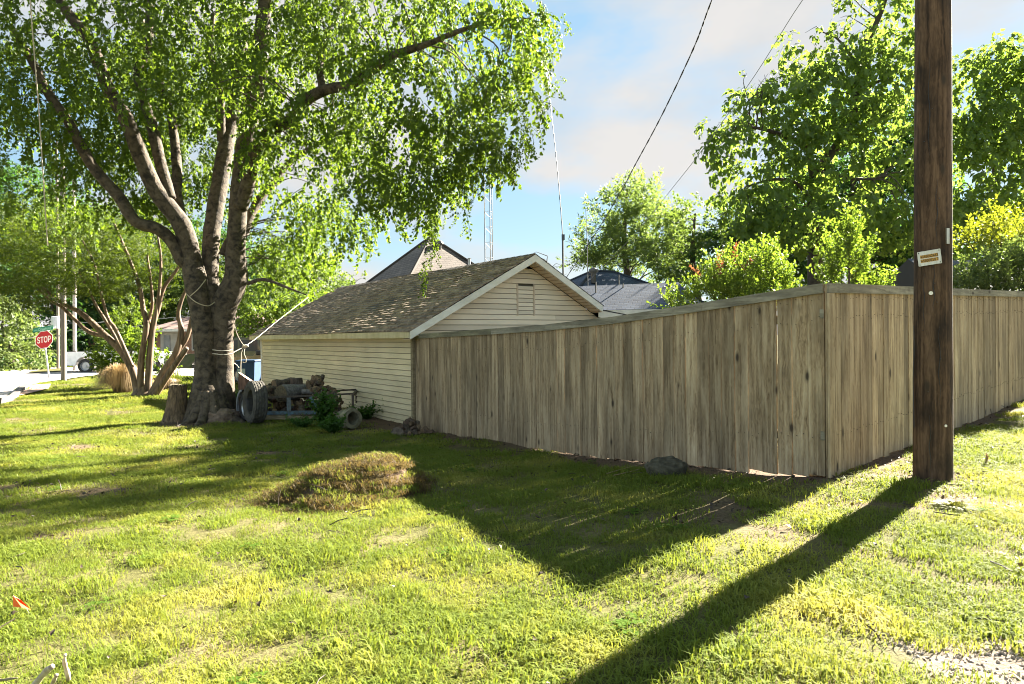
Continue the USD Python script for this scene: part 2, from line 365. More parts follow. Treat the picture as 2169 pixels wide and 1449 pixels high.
M('window_dark', (.03, .035, .04), rough=.1)
M('door_grey', (.24, .24, .24), rough=.6)
M('chimney_brown', (.30, .16, .10), rough=.9)
M('roof_brown', [(.3, (.16, .105, .09)), (.7, (.24, .165, .145))], scale=(3, 3, 20), rough=.95)
M('board_beige', (.42, .39, .34), rough=.8)
M('trim_cream', (.62, .60, .53), rough=.6)
M('transformer_grey', (.50, .53, .56), rough=.5)
M('metal_vent', (.10, .095, .09), rough=.5, metal=.4)
usdkit.material(stage, L + 'glass_pane', {'f': ('fresnel', {'IOR': 1.7}), 'a': ('transparent_bsdf', {'color': (.30, .36, .34)}), 'b': ('glossy_bsdf', {'color': (.9, .95, 1), 'roughness': .02}), 'm': ('mix_closure', {})},
                [('f.fac', 'm.fac'), ('a.BSDF', 'm.closure1'), ('b.BSDF', 'm.closure2')], surface='m.closure')


def woodmat(name, dark, mid, light, tone, seed, stain=(.085, .077, .060), blot=(1, 1, .22), flat=False):
    """Weathered sawn board: long grain, cathedral figure, knots, grey-green stains."""
    T = lambda c: tuple(tone * q for q in c)
    sc = (lambda k: (k, k, 1)) if flat else (lambda k: (1, 1, k))
    usdkit.material(stage, L + name, {
        'g': ('geometry', {}), 'off': ('mapping', {'location': (seed * 3.7, seed * 1.3, seed * .9)}),
        'm1': ('mapping', {'scale': sc(.035)}), 'warp': ('noise_texture', {'scale': 5.0, 'detail': 2.0}),
        'w': ('mix', {'mix_type': 'linear_light', 'fac': .03}),
        'grain': ('noise_texture', {'scale': 62.0, 'detail': 5.0, 'roughness': .65}),
        'm2': ('mapping', {'scale': sc(.05)}), 'fig': ('noise_texture', {'scale': 10.0, 'detail': 1.0, 'distortion': .1}), 'fm': ('math', {'math_type': 'multiply', 'value2': 9.0}), 'fs': ('math', {'math_type': 'pingpong', 'value2': 1.0}),
        'sum': ('math', {'math_type': 'multiply_add', 'value2': .26}), 'gm': ('math', {'math_type': 'multiply', 'value2': .80}),
        'r': ('rgb_ramp', {'ramp': [(.28, T(dark)), (.47, T(mid)), (.72, T(light))]}),
        'km': ('mapping', {'scale': sc(.42)}), 'kv': ('voronoi_texture', {'scale': 4.6, 'randomness': 1.0}), 'kr': ('rgb_ramp', {'ramp': [(0, (1,) * 3), (.065, (.9,) * 3), (.10, (.4,) * 3), (.16, (0,) * 3)]}),
        'kx': ('mix', {'color2': T((.036, .026, .018))}),
        'sm': ('mapping', {'scale': blot}), 'sn': ('noise_texture', {'scale': 4.2, 'detail': 5.0, 'roughness': .62}), 'sr': ('rgb_ramp', {'ramp': [(.42, (0,) * 3), (.66, (.70,) * 3)]}),
        'st': ('mix', {'color2': T(stain)}),
        'b': ('bump', {'strength': .45, 'distance': .006}), 'p': ('principled_bsdf', {'roughness': .85, 'specular_ior_level': .25})},
        [('g.position', 'off.vector'), ('off.vector', 'm1.vector'), ('off.vector', 'warp.vector'), ('m1.vector', 'w.color1'), ('warp.color', 'w.color2'), ('w.color', 'grain.vector'),
         ('off.vector', 'm2.vector'), ('m2.vector', 'fig.vector'), ('fig.fac', 'fm.value1'), ('fm.value', 'fs.value1'), ('grain.fac', 'gm.value1'), ('fs.value', 'sum.value1'), ('gm.value', 'sum.value3'), ('sum.value', 'r.fac'),
         ('off.vector', 'km.vector'), ('km.vector', 'kv.vector'), ('kv.distance', 'kr.fac'), ('kr.color', 'kx.fac'),
         ('off.vector', 'sm.vector'), ('sm.vector', 'sn.vector'), ('sn.fac', 'sr.fac'), ('sr.color', 'st.fac'), ('r.color', 'st.color1'), ('st.color', 'kx.color1'), ('kx.color', 'p.base_color'),
         ('grain.fac', 'b.height'), ('b.normal', 'p.normal')], surface='p.BSDF')


for _k, _t in enumerate((.70, .84, .94, 1.04, 1.16)):
    woodmat(f'picket_{"abcde"[_k]}', (.13, .086, .046), (.32, .235, .138), (.46, .365, .235), _t, _k + 1, stain=(.12, .088, .054))
woodmat('fence_trim', (.13, .115, .080), (.225, .205, .150), (.32, .295, .225), 1.0, 9, blot=(.3, .3, 1), flat=True)
woodmat('fence_trim_green', (.10, .095, .055), (.18, .170, .105), (.26, .24, .155), 1.0, 12, blot=(.3, .3, 1), flat=True)
woodmat('pole_brown', (.018, .011, .007), (.066, .038, .021), (.135, .083, .050), 1.0, 5, stain=(.008, .006, .005), blot=(1.3, 1.3, .7))


def tilemat(name, c1, c2, mortar, scale, bw, rh, ms=.02, rough=.9):
    """Courses laid out in metres on the mesh's own st coordinates (far surfaces only)."""
    usdkit.material(stage, L + name, {'uv': ('uvmap', {'attribute': 'st'}), 'b': ('brick_texture', {'color1': c1, 'color2': c2, 'mortar': mortar, 'scale': scale, 'mortar_size': ms, 'brick_width': bw, 'row_height': rh, 'mortar_smooth': .3}),
        'g': ('geometry', {}), 'n': ('noise_texture', {'scale': 1.3, 'detail': 5.0}), 'r': ('rgb_ramp', {'ramp': [(.3, (.78,) * 3), (.7, (1.15,) * 3)]}), 'x': ('mix', {'mix_type': 'multiply', 'fac': 1.0}),
        'bp': ('bump', {'strength': .6, 'distance': .01, 'invert': True}), 'p': ('principled_bsdf', {'roughness': rough, 'specular_ior_level': .3})},
        [('uv.UV', 'b.vector'), ('b.color', 'x.color1'), ('g.position', 'n.vector'), ('n.fac', 'r.fac'), ('r.color', 'x.color2'), ('x.color', 'p.base_color'), ('b.fac', 'bp.height'), ('bp.normal', 'p.normal')], surface='p.BSDF')


tilemat('roof_far_brown', (.15, .125, .11), (.10, .085, .076), (.05, .042, .037), 1.0, .32, .15, .014)
tilemat('roof_far_blue', (.085, .108, .155), (.055, .073, .11), (.03, .036, .05), 1.0, .32, .15, .014)
tilemat('brick_far', (.33, .155, .085), (.24, .105, .06), (.30, .25, .20), 1.0, .21, .075, .012)

# ground: lawn soil and thatch, bare dirt and gravel chosen by the vertex values "dirt" and "stones"
usdkit.material(stage, L + 'ground', {
    'g': ('geometry', {}), 'n': ('noise_texture', {'scale': 1.1, 'detail': 8.0, 'roughness': .62}), 'nf': ('noise_texture', {'scale': 38.0, 'detail': 5.0, 'roughness': .7}),
    'lawn': ('rgb_ramp', {'ramp': [(.3, (.060, .065, .018)), (.5, (.105, .10, .034)), (.68, (.16, .13, .065))]}),
    'soil': ('rgb_ramp', {'ramp': [(.25, (.05, .032, .021)), (.5, (.115, .078, .052)), (.75, (.21, .155, .11))]}),
    'stone': ('rgb_ramp', {'ramp': [(.3, (.10, .078, .056)), (.5, (.165, .135, .105)), (.72, (.24, .205, .17))]}),
    'd': ('attribute', {'attribute': 'dirt'}), 's': ('attribute', {'attribute': 'stones'}),
    'fx': ('mix', {'mix_type': 'multiply', 'fac': .75}), 'ff': ('rgb_ramp', {'ramp': [(.3, (.45,) * 3), (.65, (1.25,) * 3)]}),
    'x1': ('mix', {}), 'x2': ('mix', {}), 'b': ('bump', {'strength': 1.0, 'distance': .02}), 'p': ('principled_bsdf', {'roughness': 1.0, 'specular_ior_level': .15})},
    [('g.position', 'n.vector'), ('g.position', 'nf.vector'), ('n.fac', 'lawn.fac'), ('nf.fac', 'soil.fac'), ('nf.fac', 'stone.fac'), ('nf.fac', 'ff.fac'), ('lawn.color', 'fx.color1'), ('ff.color', 'fx.color2'),
     ('d.fac', 'x1.fac'), ('fx.color', 'x1.color1'), ('soil.color', 'x1.color2'), ('s.fac', 'x2.fac'), ('x1.color', 'x2.color1'), ('stone.color', 'x2.color2'), ('x2.color', 'p.base_color'), ('nf.fac', 'b.height'), ('b.normal', 'p.normal')], surface='p.BSDF')

# ------------------------------------------------------------------ lay-out of the place
A = np.array([-.581, .814, 0.]); B = np.array([.814, .581, 0.]); Z = np.array([0, 0, 1.])     # along the garage's side, along its gable
C0 = np.array([-1.95, 13.4, 0.])                                                              # garage corner beside the fence
F0 = np.array([2.95, 6.4, 0.]); F1 = C0 + np.array([.02, -.03, 0]); F2 = np.array([8.74, 11.6, 0.])
GLEN, GWID = 10.6, 5.05
TREE = ground_at(440, 893)
MOUND = ground_at(738, 1038)
rng = np.random.default_rng(7)


def seg_dist(x, y, a, b):
    d = b[:2] - a[:2]; t = np.clip(((x - a[0]) * d[0] + (y - a[1]) * d[1]) / (d @ d), 0, 1)
    return np.hypot(x - a[0] - t * d[0], y - a[1] - t * d[1])


def smoothstep(a, b, x): t = np.clip((x - a) / (b - a), 0, 1); return t * t * (3 - 2 * t)


GRAVEL = ground_at(2120, 1410)


def dirt_at(x, y):
    x, y = np.asarray(x, float), np.asarray(y, float)
    p = np.stack([x, y, np.zeros_like(x)], -1)
    n = meshkit.fbm(p * 1.6, 4, 3)
    d = 1 - smoothstep(.12, .62, seg_dist(x, y, F0, F1) + (n - .5) * .7)
    d = np.maximum(d, 1 - smoothstep(.10, .32, seg_dist(x, y, F0, F2) + (n - .5) * .35))
    d = np.maximum(d, 1 - smoothstep(.5, 1.7, seg_dist(x, y, C0, C0 + A * GLEN) + (n - .5) * .9))
    d = np.maximum(d, 1 - smoothstep(.6, 1.25, np.hypot(x - TREE[0], y - TREE[1]) + (n - .5) * .6))
    d = np.maximum(d, .8 * (1 - smoothstep(.25, .75, np.hypot(x - 3.75, y - 6.45) + (n - .5) * .6)))
    spots = meshkit.fbm(p * np.array([1.1, 1.1, 1]) + 40, 5, 9)
    return np.maximum(d, .75 * smoothstep(.655, .74, spots))


def stones_at(x, y):
    x, y = np.asarray(x, float), np.asarray(y, float)
    n = meshkit.fbm(np.stack([x, y, np.zeros_like(x)], -1) * 4.5, 4, 5)
    return 1 - smoothstep(.22, .50, np.hypot((x - GRAVEL[0]) / 1.3, y - GRAVEL[1]) * 1.15 + (n - .5) * .95)


def mound_h(x, y):
    """Height of the earth mound above the lawn."""
    u, w = (x - MOUND[0]), (y - MOUND[1])
    n = meshkit.fbm(np.stack([u * 2.2, w * 2.2, np.zeros_like(u)], -1), 4, 21) - .5
    e = np.sqrt(((u + .0) / .94) ** 2 + ((w + .10) / 1.08) ** 2) + n * .40
    h = .35 * (1 - smoothstep(.0, 1.0, e))
    e2 = np.sqrt(((u - .30) / .60) ** 2 + ((w + .02) / .92) ** 2) + n * .34
    h = np.maximum(h, .34 * (1 - smoothstep(.22, 1.0, e2)))
    dip = np.exp(-(((u + .08) / .16) ** 2 + ((w - .25) / .26) ** 2))
    return h * (1 - .28 * dip) + n * .09 * (h > .02)


# ------------------------------------------------------------------ ground, roads
def axis(lo, hi, fine_lo, fine_hi, step, grow=1.13):
    a = list(np.arange(fine_lo, fine_hi, step)); s = step
    while a[-1] < hi: s *= grow; a.append(a[-1] + s)
    s = step
    while a[0] > lo: s *= grow; a.insert(0, a[0] - s)
    return np.array(a)


def sheet(xs, ys, zf):
    X, Y = np.meshgrid(xs, ys); v = np.stack([X, Y, zf(X, Y)], -1).reshape(-1, 3)
    i = np.arange(len(ys) - 1)[:, None] * len(xs) + np.arange(len(xs) - 1)[None]; i = i.ravel()
    return v, np.stack([i, i + 1, i + len(xs) + 1, i + len(xs)], 1)


xs, ys = axis(-600, 600, -12, 10, .12), axis(-60, 700, 1.5, 15.5, .12)
ROAD = [ground_at(*q) for q in ((-60, 868), (20, 848), (52, 821), (66, 817.5), (100, 811), (135, 806.5), (175, 800), (215, 796), (300, 797), (420, 799), (600, 799))]
FARE = [ground_at(*q) for q in ((600, 779), (420, 778), (300, 778), (200, 779), (100, 781), (20, 786), (-60, 792))]
from shapely.geometry import Polygon as SPoly, Point as SPoint
import shapely
road_poly = SPoly([tuple(q[:2]) for q in ROAD] + [tuple(q[:2]) for q in FARE]).buffer(0)
v, f = sheet(xs, ys, lambda X, Y: G(X, Y))
near = (np.abs(v[:, 0]) < 30) & (v[:, 1] < 45) & (v[:, 1] > -5)
v[near, 2] += (meshkit.fbm(v[near] * np.array([.9, .9, 0]), 4, 2) - .5) * .10 + (meshkit.fbm(v[near] * np.array([6, 6, 0]), 2, 4) - .5) * .02
bump_ground = RBFInterpolator(_ctl[:2, :2], _ctl[:2, 2], kernel='linear')
gp = obj('ground', (v, f), 'ground', smooth=True, kind='structure')
primvar(gp, 'dirt', dirt_at(v[:, 0], v[:, 1])); primvar(gp, 'stones', stones_at(v[:, 0], v[:, 1]))


def GZ(x, y):
    x, y = np.asarray(x, float), np.asarray(y, float)
    p = np.stack([x, y, np.zeros_like(x)], -1)
    return G(x, y) + (meshkit.fbm(p * .9, 4, 2) - .5) * .10 + (meshkit.fbm(p * 6, 2, 4) - .5) * .02


def gz(x, y): return float(GZ(np.array([x]), np.array([y]))[0])


def draped(poly, lift, res=.6):
    """A flat outline cut into a grid and laid on the ground."""
    x0, y0, x1, y1 = poly.bounds; mb = MB()
    for gx in np.arange(x0, x1, res):
        for gy in np.arange(y0, y1, res):
            c = poly.intersection(shapely.box(gx, gy, gx + res, gy + res))
            for q in getattr(c, 'geoms', [c]):
                if q.geom_type != 'Polygon' or q.area < 1e-5: continue
                pts = np.array(q.exterior.coords)[:-1]
                if not q.exterior.is_ccw: pts = pts[::-1]
                z = G(pts[:, 0], pts[:, 1]) + lift
                mb.add(np.column_stack([pts, z]), np.array([[0, k, k + 1] for k in range(1, len(pts) - 1)]))
    return mb.get()


obj('road', draped(road_poly, .06, 1.2), 'asphalt', kind='structure')
kerb_line = [q for q in ROAD[:3]]
mb = MB()
for a, b in zip(kerb_line[:-1], kerb_line[1:]):
    d = nrm(b - a); w = np.cross(Z, d) * -.16
    mb.add(*box(a + Z * -.1, b - a, w, Z * .26))
obj('kerb', mb.get(), 'kerb_dark', kind='structure')
ramp = SPoly([tuple(ground_at(*q)[:2]) for q in ((57, 819.5), (108, 816.5), (103, 827), (42, 842))])
obj('pavement_ramp', draped(ramp, .07, .5), 'concrete_red', kind='structure')
obj('far_verge', draped(SPoly([tuple(ground_at(*q)[:2]) for q in ((58, 791), (100, 784.5), (135, 783), (135, 790), (100, 791), (70, 793))]).buffer(0), .09, 1.0), 'ground', kind='structure')

# ------------------------------------------------------------------ the fence
fence = thing('board_fence', 'weathered board fence with flat top trim turning a corner beside the pole', 'fence', (F0[0], F0[1], gz(F0[0], F0[1])))
zt0, zt1, zt2 = CAMZ + .47, CAMZ + .065, CAMZ + .673
zb0, zb1, zb2 = CAMZ - 1.355, CAMZ - 1.765, CAMZ - 1.16


SAGF, SAGV = [0, .075, .15, .235, .39, .575, .68, 1.0], [0, .024, .045, .075, .104, .094, .066, 0]


def run(a, b, ta, tb, ba, bb, n, out, mats, seed):
    rr = np.random.default_rng(seed); d = b - a; ln = np.linalg.norm(d); u = d / ln; w = ln / n; big = {2, 4, 9, 13, 17}
    for k in range(n):
        gap = rr.uniform(.003, .006) + (.006 if (seed == 1 and k == 2) else 0)
        s0, s1 = k * w + gap / 2, (k + 1) * w - gap / 2
        f0, f1 = s0 / ln, s1 / ln
        sg = (lambda q: float(np.interp(q, SAGF, SAGV))) if seed == 1 else (lambda q: 0.0)
        top0, top1 = ta + (tb - ta) * f0 - .008 - sg(f0), ta + (tb - ta) * f1 - .008 - sg(f1)
        sag = -sg(f0)
        bot = ba + (bb - ba) * f0 + sag + rr.uniform(-.018, .018) - .01
        lift = rr.uniform(0, .011); tw = rr.uniform(-.003, .003); lean = rr.uniform(-.0025, .0025)
        P = lambda s, o, z, l=0: a + u * (s + l) + out * o + Z * z
        th = .018
        b4 = [P(s0, lift + th, bot), P(s1, lift + th + tw, bot + rr.uniform(-.004, .004)), P(s1, lift + tw, bot), P(s0, lift, bot)]
        t4 = [P(s0, lift + th, top0, lean), P(s1, lift + th + tw, top1, lean), P(s1, lift + tw, top1, lean), P(s0, lift, top0, lean)]
        if np.dot(np.cross(b4[1] - b4[0], b4[3] - b4[0]), Z) < 0: b4 = b4[::-1]; t4 = t4[::-1]
        obj('picket', hexa(b4, t4), mats[rr.choice(len(mats), p=[.15, .25, .28, .2, .12])], fence)
    # top trim in lengths, the cap, rails and posts behind
    m = max(1, int(round(ln / 1.5)))
    for k in range(m):
        p0, p1 = a + d * k / m + u * .002, a + d * (k + 1) / m - u * .002
        z0, z1 = ta + (tb - ta) * k / m - sg(k / m), ta + (tb - ta) * (k + 1) / m - sg((k + 1) / m)
        for zr in (.35, 1.5):
            r0, r1 = p0 - out * .042 + Z * (z0 - 1.83 + zr), p1 - out * .042 + Z * (z1 - 1.83 + zr)
            obj('rail', box(r0, r1 - r0, out * .038, Z * .085), 'fence_trim', fence)
        o = out * .027; th = out * .02; hh = .092
        q = [p0 + o + Z * (z0 - hh), p1 + o + Z * (z1 - hh), p1 + o + th + Z * (z1 - hh), p0 + o + th + Z * (z0 - hh)]
        t = [x + Z * hh for x in q]
        if np.dot(np.cross(q[1] - q[0], q[3] - q[0]), Z) < 0: q = q[::-1]; t = t[::-1]
        obj('trim_board', hexa(q, t), 'fence_trim_green' if (seed == 1 and k >= m - 2) else 'fence_trim', fence)
    for k in range(m + 1):
        p0 = a + d * min(max(k / m, .02), .98)
        obj('post', box(p0 - out * .135 - u * .045 + Z * (ba + (bb - ba) * k / m - .25 - sg(k / m)), u * .09, out * .09, Z * (1.72 + .25)), 'fence_trim', fence)


PK = [f'picket_{c}' for c in 'abcde']
outL = np.cross(nrm(F1 - F0), Z); outL = outL if outL @ (np.array([0, 0, 0]) - F0) > 0 else -outL
outR = np.cross(nrm(F2 - F0), Z); outR = outR if outR @ (np.array([3, 0, 0]) - F0) > 0 else -outR
run(F0, F1, zt0, zt1, zb0, zb1, 51, outL, PK, 1)
F3 = F0 + (F2 - F0) * 1.35
mb = MB(); rr = np.random.default_rng(12)
for a, b, ta, tb, n, out, sd in ((F0, F1, zt0, zt1, 51, outL, 1), (F0, F3, zt0, zt0 + (zt2 - zt0) * 1.35, 68, outR, 2)):
    for k in range(n):
        for q in (.28, .72):
            for zz in (.13, .33, 1.44):
                f_ = (k + q) / n; c = a + (b - a) * f_ + out * .0295 + Z * (ta + (tb - ta) * f_ - zz - (float(np.interp(f_, SAGF, SAGV)) if sd == 1 else 0) + rr.uniform(-.025, .025))
                mb.add(*tube([c - out * .012, c + out * .001], .003, 6))
obj('nail_heads', mb.get(), 'rust_dark', fence, kind='stuff')
run(F0 - nrm(F2 - F0) * .026 + outL * .0, F3, zt0, zt0 + (zt2 - zt0) * 1.35, zb0, zb0 + (zb2 - zb0) * 1.35, 68, outR, PK, 2)
obj('corner_board', box(F0 - nrm(F2 - F0) * .03 + outR * .031 + Z * zb0, nrm(F2 - F0) * .11 - outL * 0, outR * .02, Z * (zt0 - zb0 - .095)), 'picket_e', fence)
obj('end_post', box(F1 + outL * .03 - nrm(F1 - F0) * .10 + Z * (zb1 - .05), nrm(F1 - F0) * .09, outL * .05, Z * 1.84), 'timber_old', fence, label='dark weathered end post against the garage corner')

# ------------------------------------------------------------------ the garage
gz0 = CAMZ - 1.80
garage = thing('garage', 'cream sided garage with brown shingle gable roof behind the fence', 'garage', (C0[0], C0[1], gz0))
WT = CAMZ + .03                 # top of the side wall, under the soffit
EXPO = .1135
RS = .545                       # roof slope
APX = 2.78                      # gable apex along B
ZAP = CAMZ + 1.78               # top of the roof at the apex
FOV, EOV = .35, .25             # overhang of the gable, of the eaves


def zroof(s): return ZAP - RS * abs(s - APX)


core = MB(); core.add(*box(C0 + B * .03 + A * .03 + Z * gz0, A * (GLEN - .06), B * (GWID + 1.8), Z * (WT - gz0 - .02)))
tri = [(0.05, 0), (GWID, 0), (GWID, zroof(GWID) - WT - .2), (APX, ZAP - WT - .22), (.05, zroof(.05) - WT - .22)]
core.add(*extrude(tri, C0 + A * .03 + Z * (WT - .02), B, Z, A * (GLEN - .06)))
obj('wall', core.get(), 'wall_core', garage)


def plank(p, q, z, h, out, mat, z1=None, ends=None):
    """One course of siding from p to q: a wedge, thick at its lower edge. ends: offsets of the upper corners (for cuts along the rake)."""
    e0, e1 = ends or (0, 0); u = nrm(q - p)
    b4 = [p + Z * z, q + Z * z, q + out * .020 + Z * z, p + out * .020 + Z * z]
    t4 = [p + u * e0 + Z * (z + h), q + u * e1 + Z * (z + h), q + u * e1 + out * .006 + Z * (z + h), p + u * e0 + out * .006 + Z * (z + h)]
    if np.dot(np.cross(b4[1] - b4[0], b4[3] - b4[0]), Z) < 0: b4 = b4[::-1]; t4 = t4[::-1]
    return obj('siding_plank', hexa(b4, t4), mat, garage)


rr = np.random.default_rng(3)
nrow = 16
for k in range(nrow):
    z = WT - EXPO * (k + 1); cuts = [0.06]
    c = rr.uniform(1.2, 3.4)
    while c < GLEN - 1: cuts.append(c); c += 3.66
    cuts.append(GLEN - .06)
    for a, b in zip(cuts[:-1], cuts[1:]):
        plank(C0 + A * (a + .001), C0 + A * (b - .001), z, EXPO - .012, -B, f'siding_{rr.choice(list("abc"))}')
for s, nm in ((0, 'corner_trim'), (GLEN, 'corner_trim')):
    obj(nm, box(C0 + A * (s - .035) - B * .026 + Z * gz0, A * .09, B * .05, Z * (WT - gz0)), 'trim_white', garage)
# gable end, the louvred vent in it
VL, VR, VB, VT = APX - .22, APX + .20, None, None
k = 0
zlow = WT - EXPO * 7
VB = zlow + EXPO * 11; VT = VB + EXPO * 5.6
while True:
    z = zlow + EXPO * k; k += 1
    zt = z + EXPO - .011
    lo, hi = APX - (ZAP - z - .19) / RS, APX + (ZAP - z - .19) / RS
    lo2, hi2 = APX - (ZAP - zt - .19) / RS, APX + (ZAP - zt - .19) / RS
    full = lo < .06
    lo_c, hi_c = max(lo, .06), min(hi, 6.6 if z < CAMZ + .35 else GWID + .0)
    lo2_c, hi2_c = max(lo2, .06), min(hi2, 6.6 if z < CAMZ + .35 else GWID + .0)
    if lo2_c > hi2_c - .1: break
    if z < CAMZ + .35: hi_c = hi2_c = 6.6
    spans = [(lo_c, hi_c, lo2_c - lo_c, hi2_c - hi_c)]
    if VB - .01 < z < VT - .05: spans = [(lo_c, VL, lo2_c - lo_c, 0), (VR, hi_c, 0, hi2_c - hi_c)]
    elif not (VB - .01 < z < VT): 
        c = rr.uniform(1.6, 2.6) if k % 3 == 0 else rr.uniform(3.4, 4.4)
        if lo_c + .3 < c < hi_c - .3: spans = [(lo_c, c, lo2_c - lo_c, 0), (c + .002, hi_c, 0, hi2_c - hi_c)]
    for a, b, e0, e1 in spans:
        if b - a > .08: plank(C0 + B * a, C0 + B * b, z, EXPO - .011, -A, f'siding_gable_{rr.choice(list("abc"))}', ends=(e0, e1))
obj('corner_trim', box(C0 + B * .0 - A * .027 + Z * gz0, B * .07, A * .03, Z * (zroof(0) - gz0 - .2)), 'trim_white', garage)
vent = obj('gable_vent', box(C0 + B * VL + Z * VB - A * .004, B * (VR - VL), A * .012, Z * (VT - VB)), 'wall_core', garage)
for a in (VL - .035, VR):
    obj('vent_trim', box(C0 + B * a - A * .028 + Z * (VB - .02), B * .035, A * .03, Z * (VT - VB + .04)), 'soffit', vent)
for k in range(7):
    z = VB + (VT - VB) / 7 * k
    o = C0 + B * (VL + .002) + Z * z
    q = [o - A * .020, o + B * (VR - VL - .004) - A * .020, o + B * (VR - VL - .004) - A * .004, o - A * .004]
    obj('louvre', hexa(q, [x + Z * ((VT - VB) / 7 - .012) + A * (.012 if j < 2 else 0) for j, x in enumerate(q)]), f'siding_gable_{"abc"[k % 3]}', vent)

# roof: deck, fascias, soffits, shingles
R0 = C0 - A * FOV; RLEN = GLEN + FOV + .45
sE, sR = -EOV, 4.74


def rp(t, s, lift=0.0):
    """Point on the left-hand or right-hand roof plane at t along the ridge and s across."""
    return R0 + A * t + B * s + Z * (zroof(s) + lift)


deck = MB()
deck.add(*hexa([rp(0, sE, -.05), rp(0, APX, -.05), rp(RLEN, APX, -.05), rp(RLEN, sE, -.05)][::-1], [rp(0, sE, -.012), rp(0, APX, -.012), rp(RLEN, APX, -.012), rp(RLEN, sE, -.012)][::-1]))
deck.add(*hexa([rp(0, APX, -.05), rp(0, sR, -.05), rp(RLEN, sR, -.05), rp(RLEN, APX, -.05)][::-1], [rp(-.02, APX, .012), rp(-.02, sR + .04, .012), rp(RLEN, sR + .04, .012), rp(RLEN, APX, .012)][::-1]))
roof = obj('roof', deck.get(), 'roof_dark_edge', garage)
SL = math.hypot(1, RS)
slope_len = (APX - sE) * SL; EX = .137
ncourse = int(slope_len / EX) + 1
rr = np.random.default_rng(11); pieces = []
sagv = lambda t, s: .03 * math.sin(t * .9 + s) * .5 + .035 * (float(meshkit.fbm(np.array([[t * .55, s * .8, 1.0]]), 3, 5)[0]) - .5)
for c in range(ncourse):
    t = -.02 - rr.uniform(0, .2)
    while t < RLEN:
        w = rr.choice([.17, .22, .27, .33]); t0, t1 = max(t, -.02), min(t + w - .005, RLEN + .02); t += w
        if t1 - t0 < .04: continue
        s0 = sE - .03 + c * EX / SL; s1 = min(s0 + (EX + .05) / SL, APX)
        if s0 > APX - .02: continue
        th = .014 + rr.uniform(0, .022)
        h0a, h0b = sagv(t0, s0), sagv(t1, s0); h1a, h1b = sagv(t0, s1), sagv(t1, s1)
        b4 = [rp(t0, s0, h0a + .002), rp(t1, s0, h0b + .002), rp(t1, s1, h1b - .012), rp(t0, s1, h1a - .012)]
        t4 = [rp(t0, s0, h0a + .004 + th), rp(t1, s0, h0b + .004 + th), rp(t1, s1, h1b - .002), rp(t0, s1, h1a - .002)]
        if np.dot(np.cross(b4[1] - b4[0], b4[3] - b4[0]), Z) < 0: b4 = b4[::-1]; t4 = t4[::-1]
        pieces.append((t0 - c * .02, hexa(b4, t4), 'shingle_' + rr.choice(list('abcd'), p=[.35, .28, .17, .2])))
pieces.sort(key=lambda q: q[0])
for t0, m, mt in pieces[:300]: obj('shingle', m, mt, roof)
for mt in 'abcd':
    mb = MB(); [mb.add(*m) for _, m, x in pieces[300:] if x == 'shingle_' + mt]
    obj('far_shingles', mb.get(), 'shingle_' + mt, roof, kind='stuff')
for k in range(int(RLEN / .25)):
    t0, t1 = k * .25, k * .25 + .27
    for sd in (-1, 1):
        q = [rp(t0, APX, .025), rp(t1, APX, .018), rp(t1, APX + sd * .14, .018), rp(t0, APX + sd * .14, .025)]
        if np.dot(np.cross(q[1] - q[0], q[3] - q[0]), Z) < 0: q = q[::-1]
        obj('ridge_cap', hexa([x - Z * .012 for x in q], q), 'shingle_b', roof)
# fascias
fd = .15
for s0, s1 in ((sE - .0, APX), (APX, sR)):
    a, b = rp(0, s0, -.012), rp(0, s1, -.012)
    obj('rake_fascia', hexa([a - Z * fd - A * .022, b - Z * fd - A * .022, b - Z * fd, a - Z * fd], [a - A * .022, b - A * .022, b, a]), 'fascia', garage)
    s0i, s1i = (s0 + .02, s1) if s0 < APX - 1 else (s0, s1 - .02)
    a, b = rp(.0, s0i, -.165), rp(.0, s1i, -.165); e = A * (FOV - .02)
    obj('rake_soffit', hexa([a - Z * .012, b - Z * .012, b + e - Z * .012, a + e - Z * .012], [a, b, b + e, a + e]), 'soffit', garage)
for k in range(15):
    s = APX + .14 + k * .125
    if s < sR - .05:
        a, b = rp(.0, s, -.1785), rp(.0, s + .012, -.1785)
        obj('soffit_batten', hexa([a - Z * .006, b - Z * .006, b + A * (FOV - .02) - Z * .006, a + A * (FOV - .02) - Z * .006], [a, b, b + A * (FOV - .02), a + A * (FOV - .02)]), 'cut_wood', garage)
a = R0 + B * (sE - .022) + Z * (zroof(sE) - .012 - .125)
obj('eave_fascia', box(a, A * RLEN, B * .022, Z * .125), 'fascia_dirty', garage)
obj('eave_soffit', box(R0 + B * sE + Z * (WT + .004), A * RLEN, B * (EOV + .02), Z * .012), 'soffit', garage)
# lean-to on the far side of the gable
sX = 7.2
a, b = C0 + B * 4.75 + Z * (CAMZ + .60), C0 + B * sX + Z * (CAMZ + .28)
lean = obj('lean_to_roof', hexa([a - A * .2, b - A * .2, b + A * 6, a + A * 6], [a - A * .2 + Z * .035, b - A * .2 + Z * .035, b + A * 6 + Z * .035, a + A * 6 + Z * .035]), 'roof_dark_edge', garage)
obj('lean_to_fascia', hexa([a - A * .225 - Z * .17, b - A * .225 - Z * .14, b - A * .2 - Z * .14, a - A * .2 - Z * .17], [a - A * .225, b - A * .225, b - A * .2, a - A * .2]), 'fascia', lean)

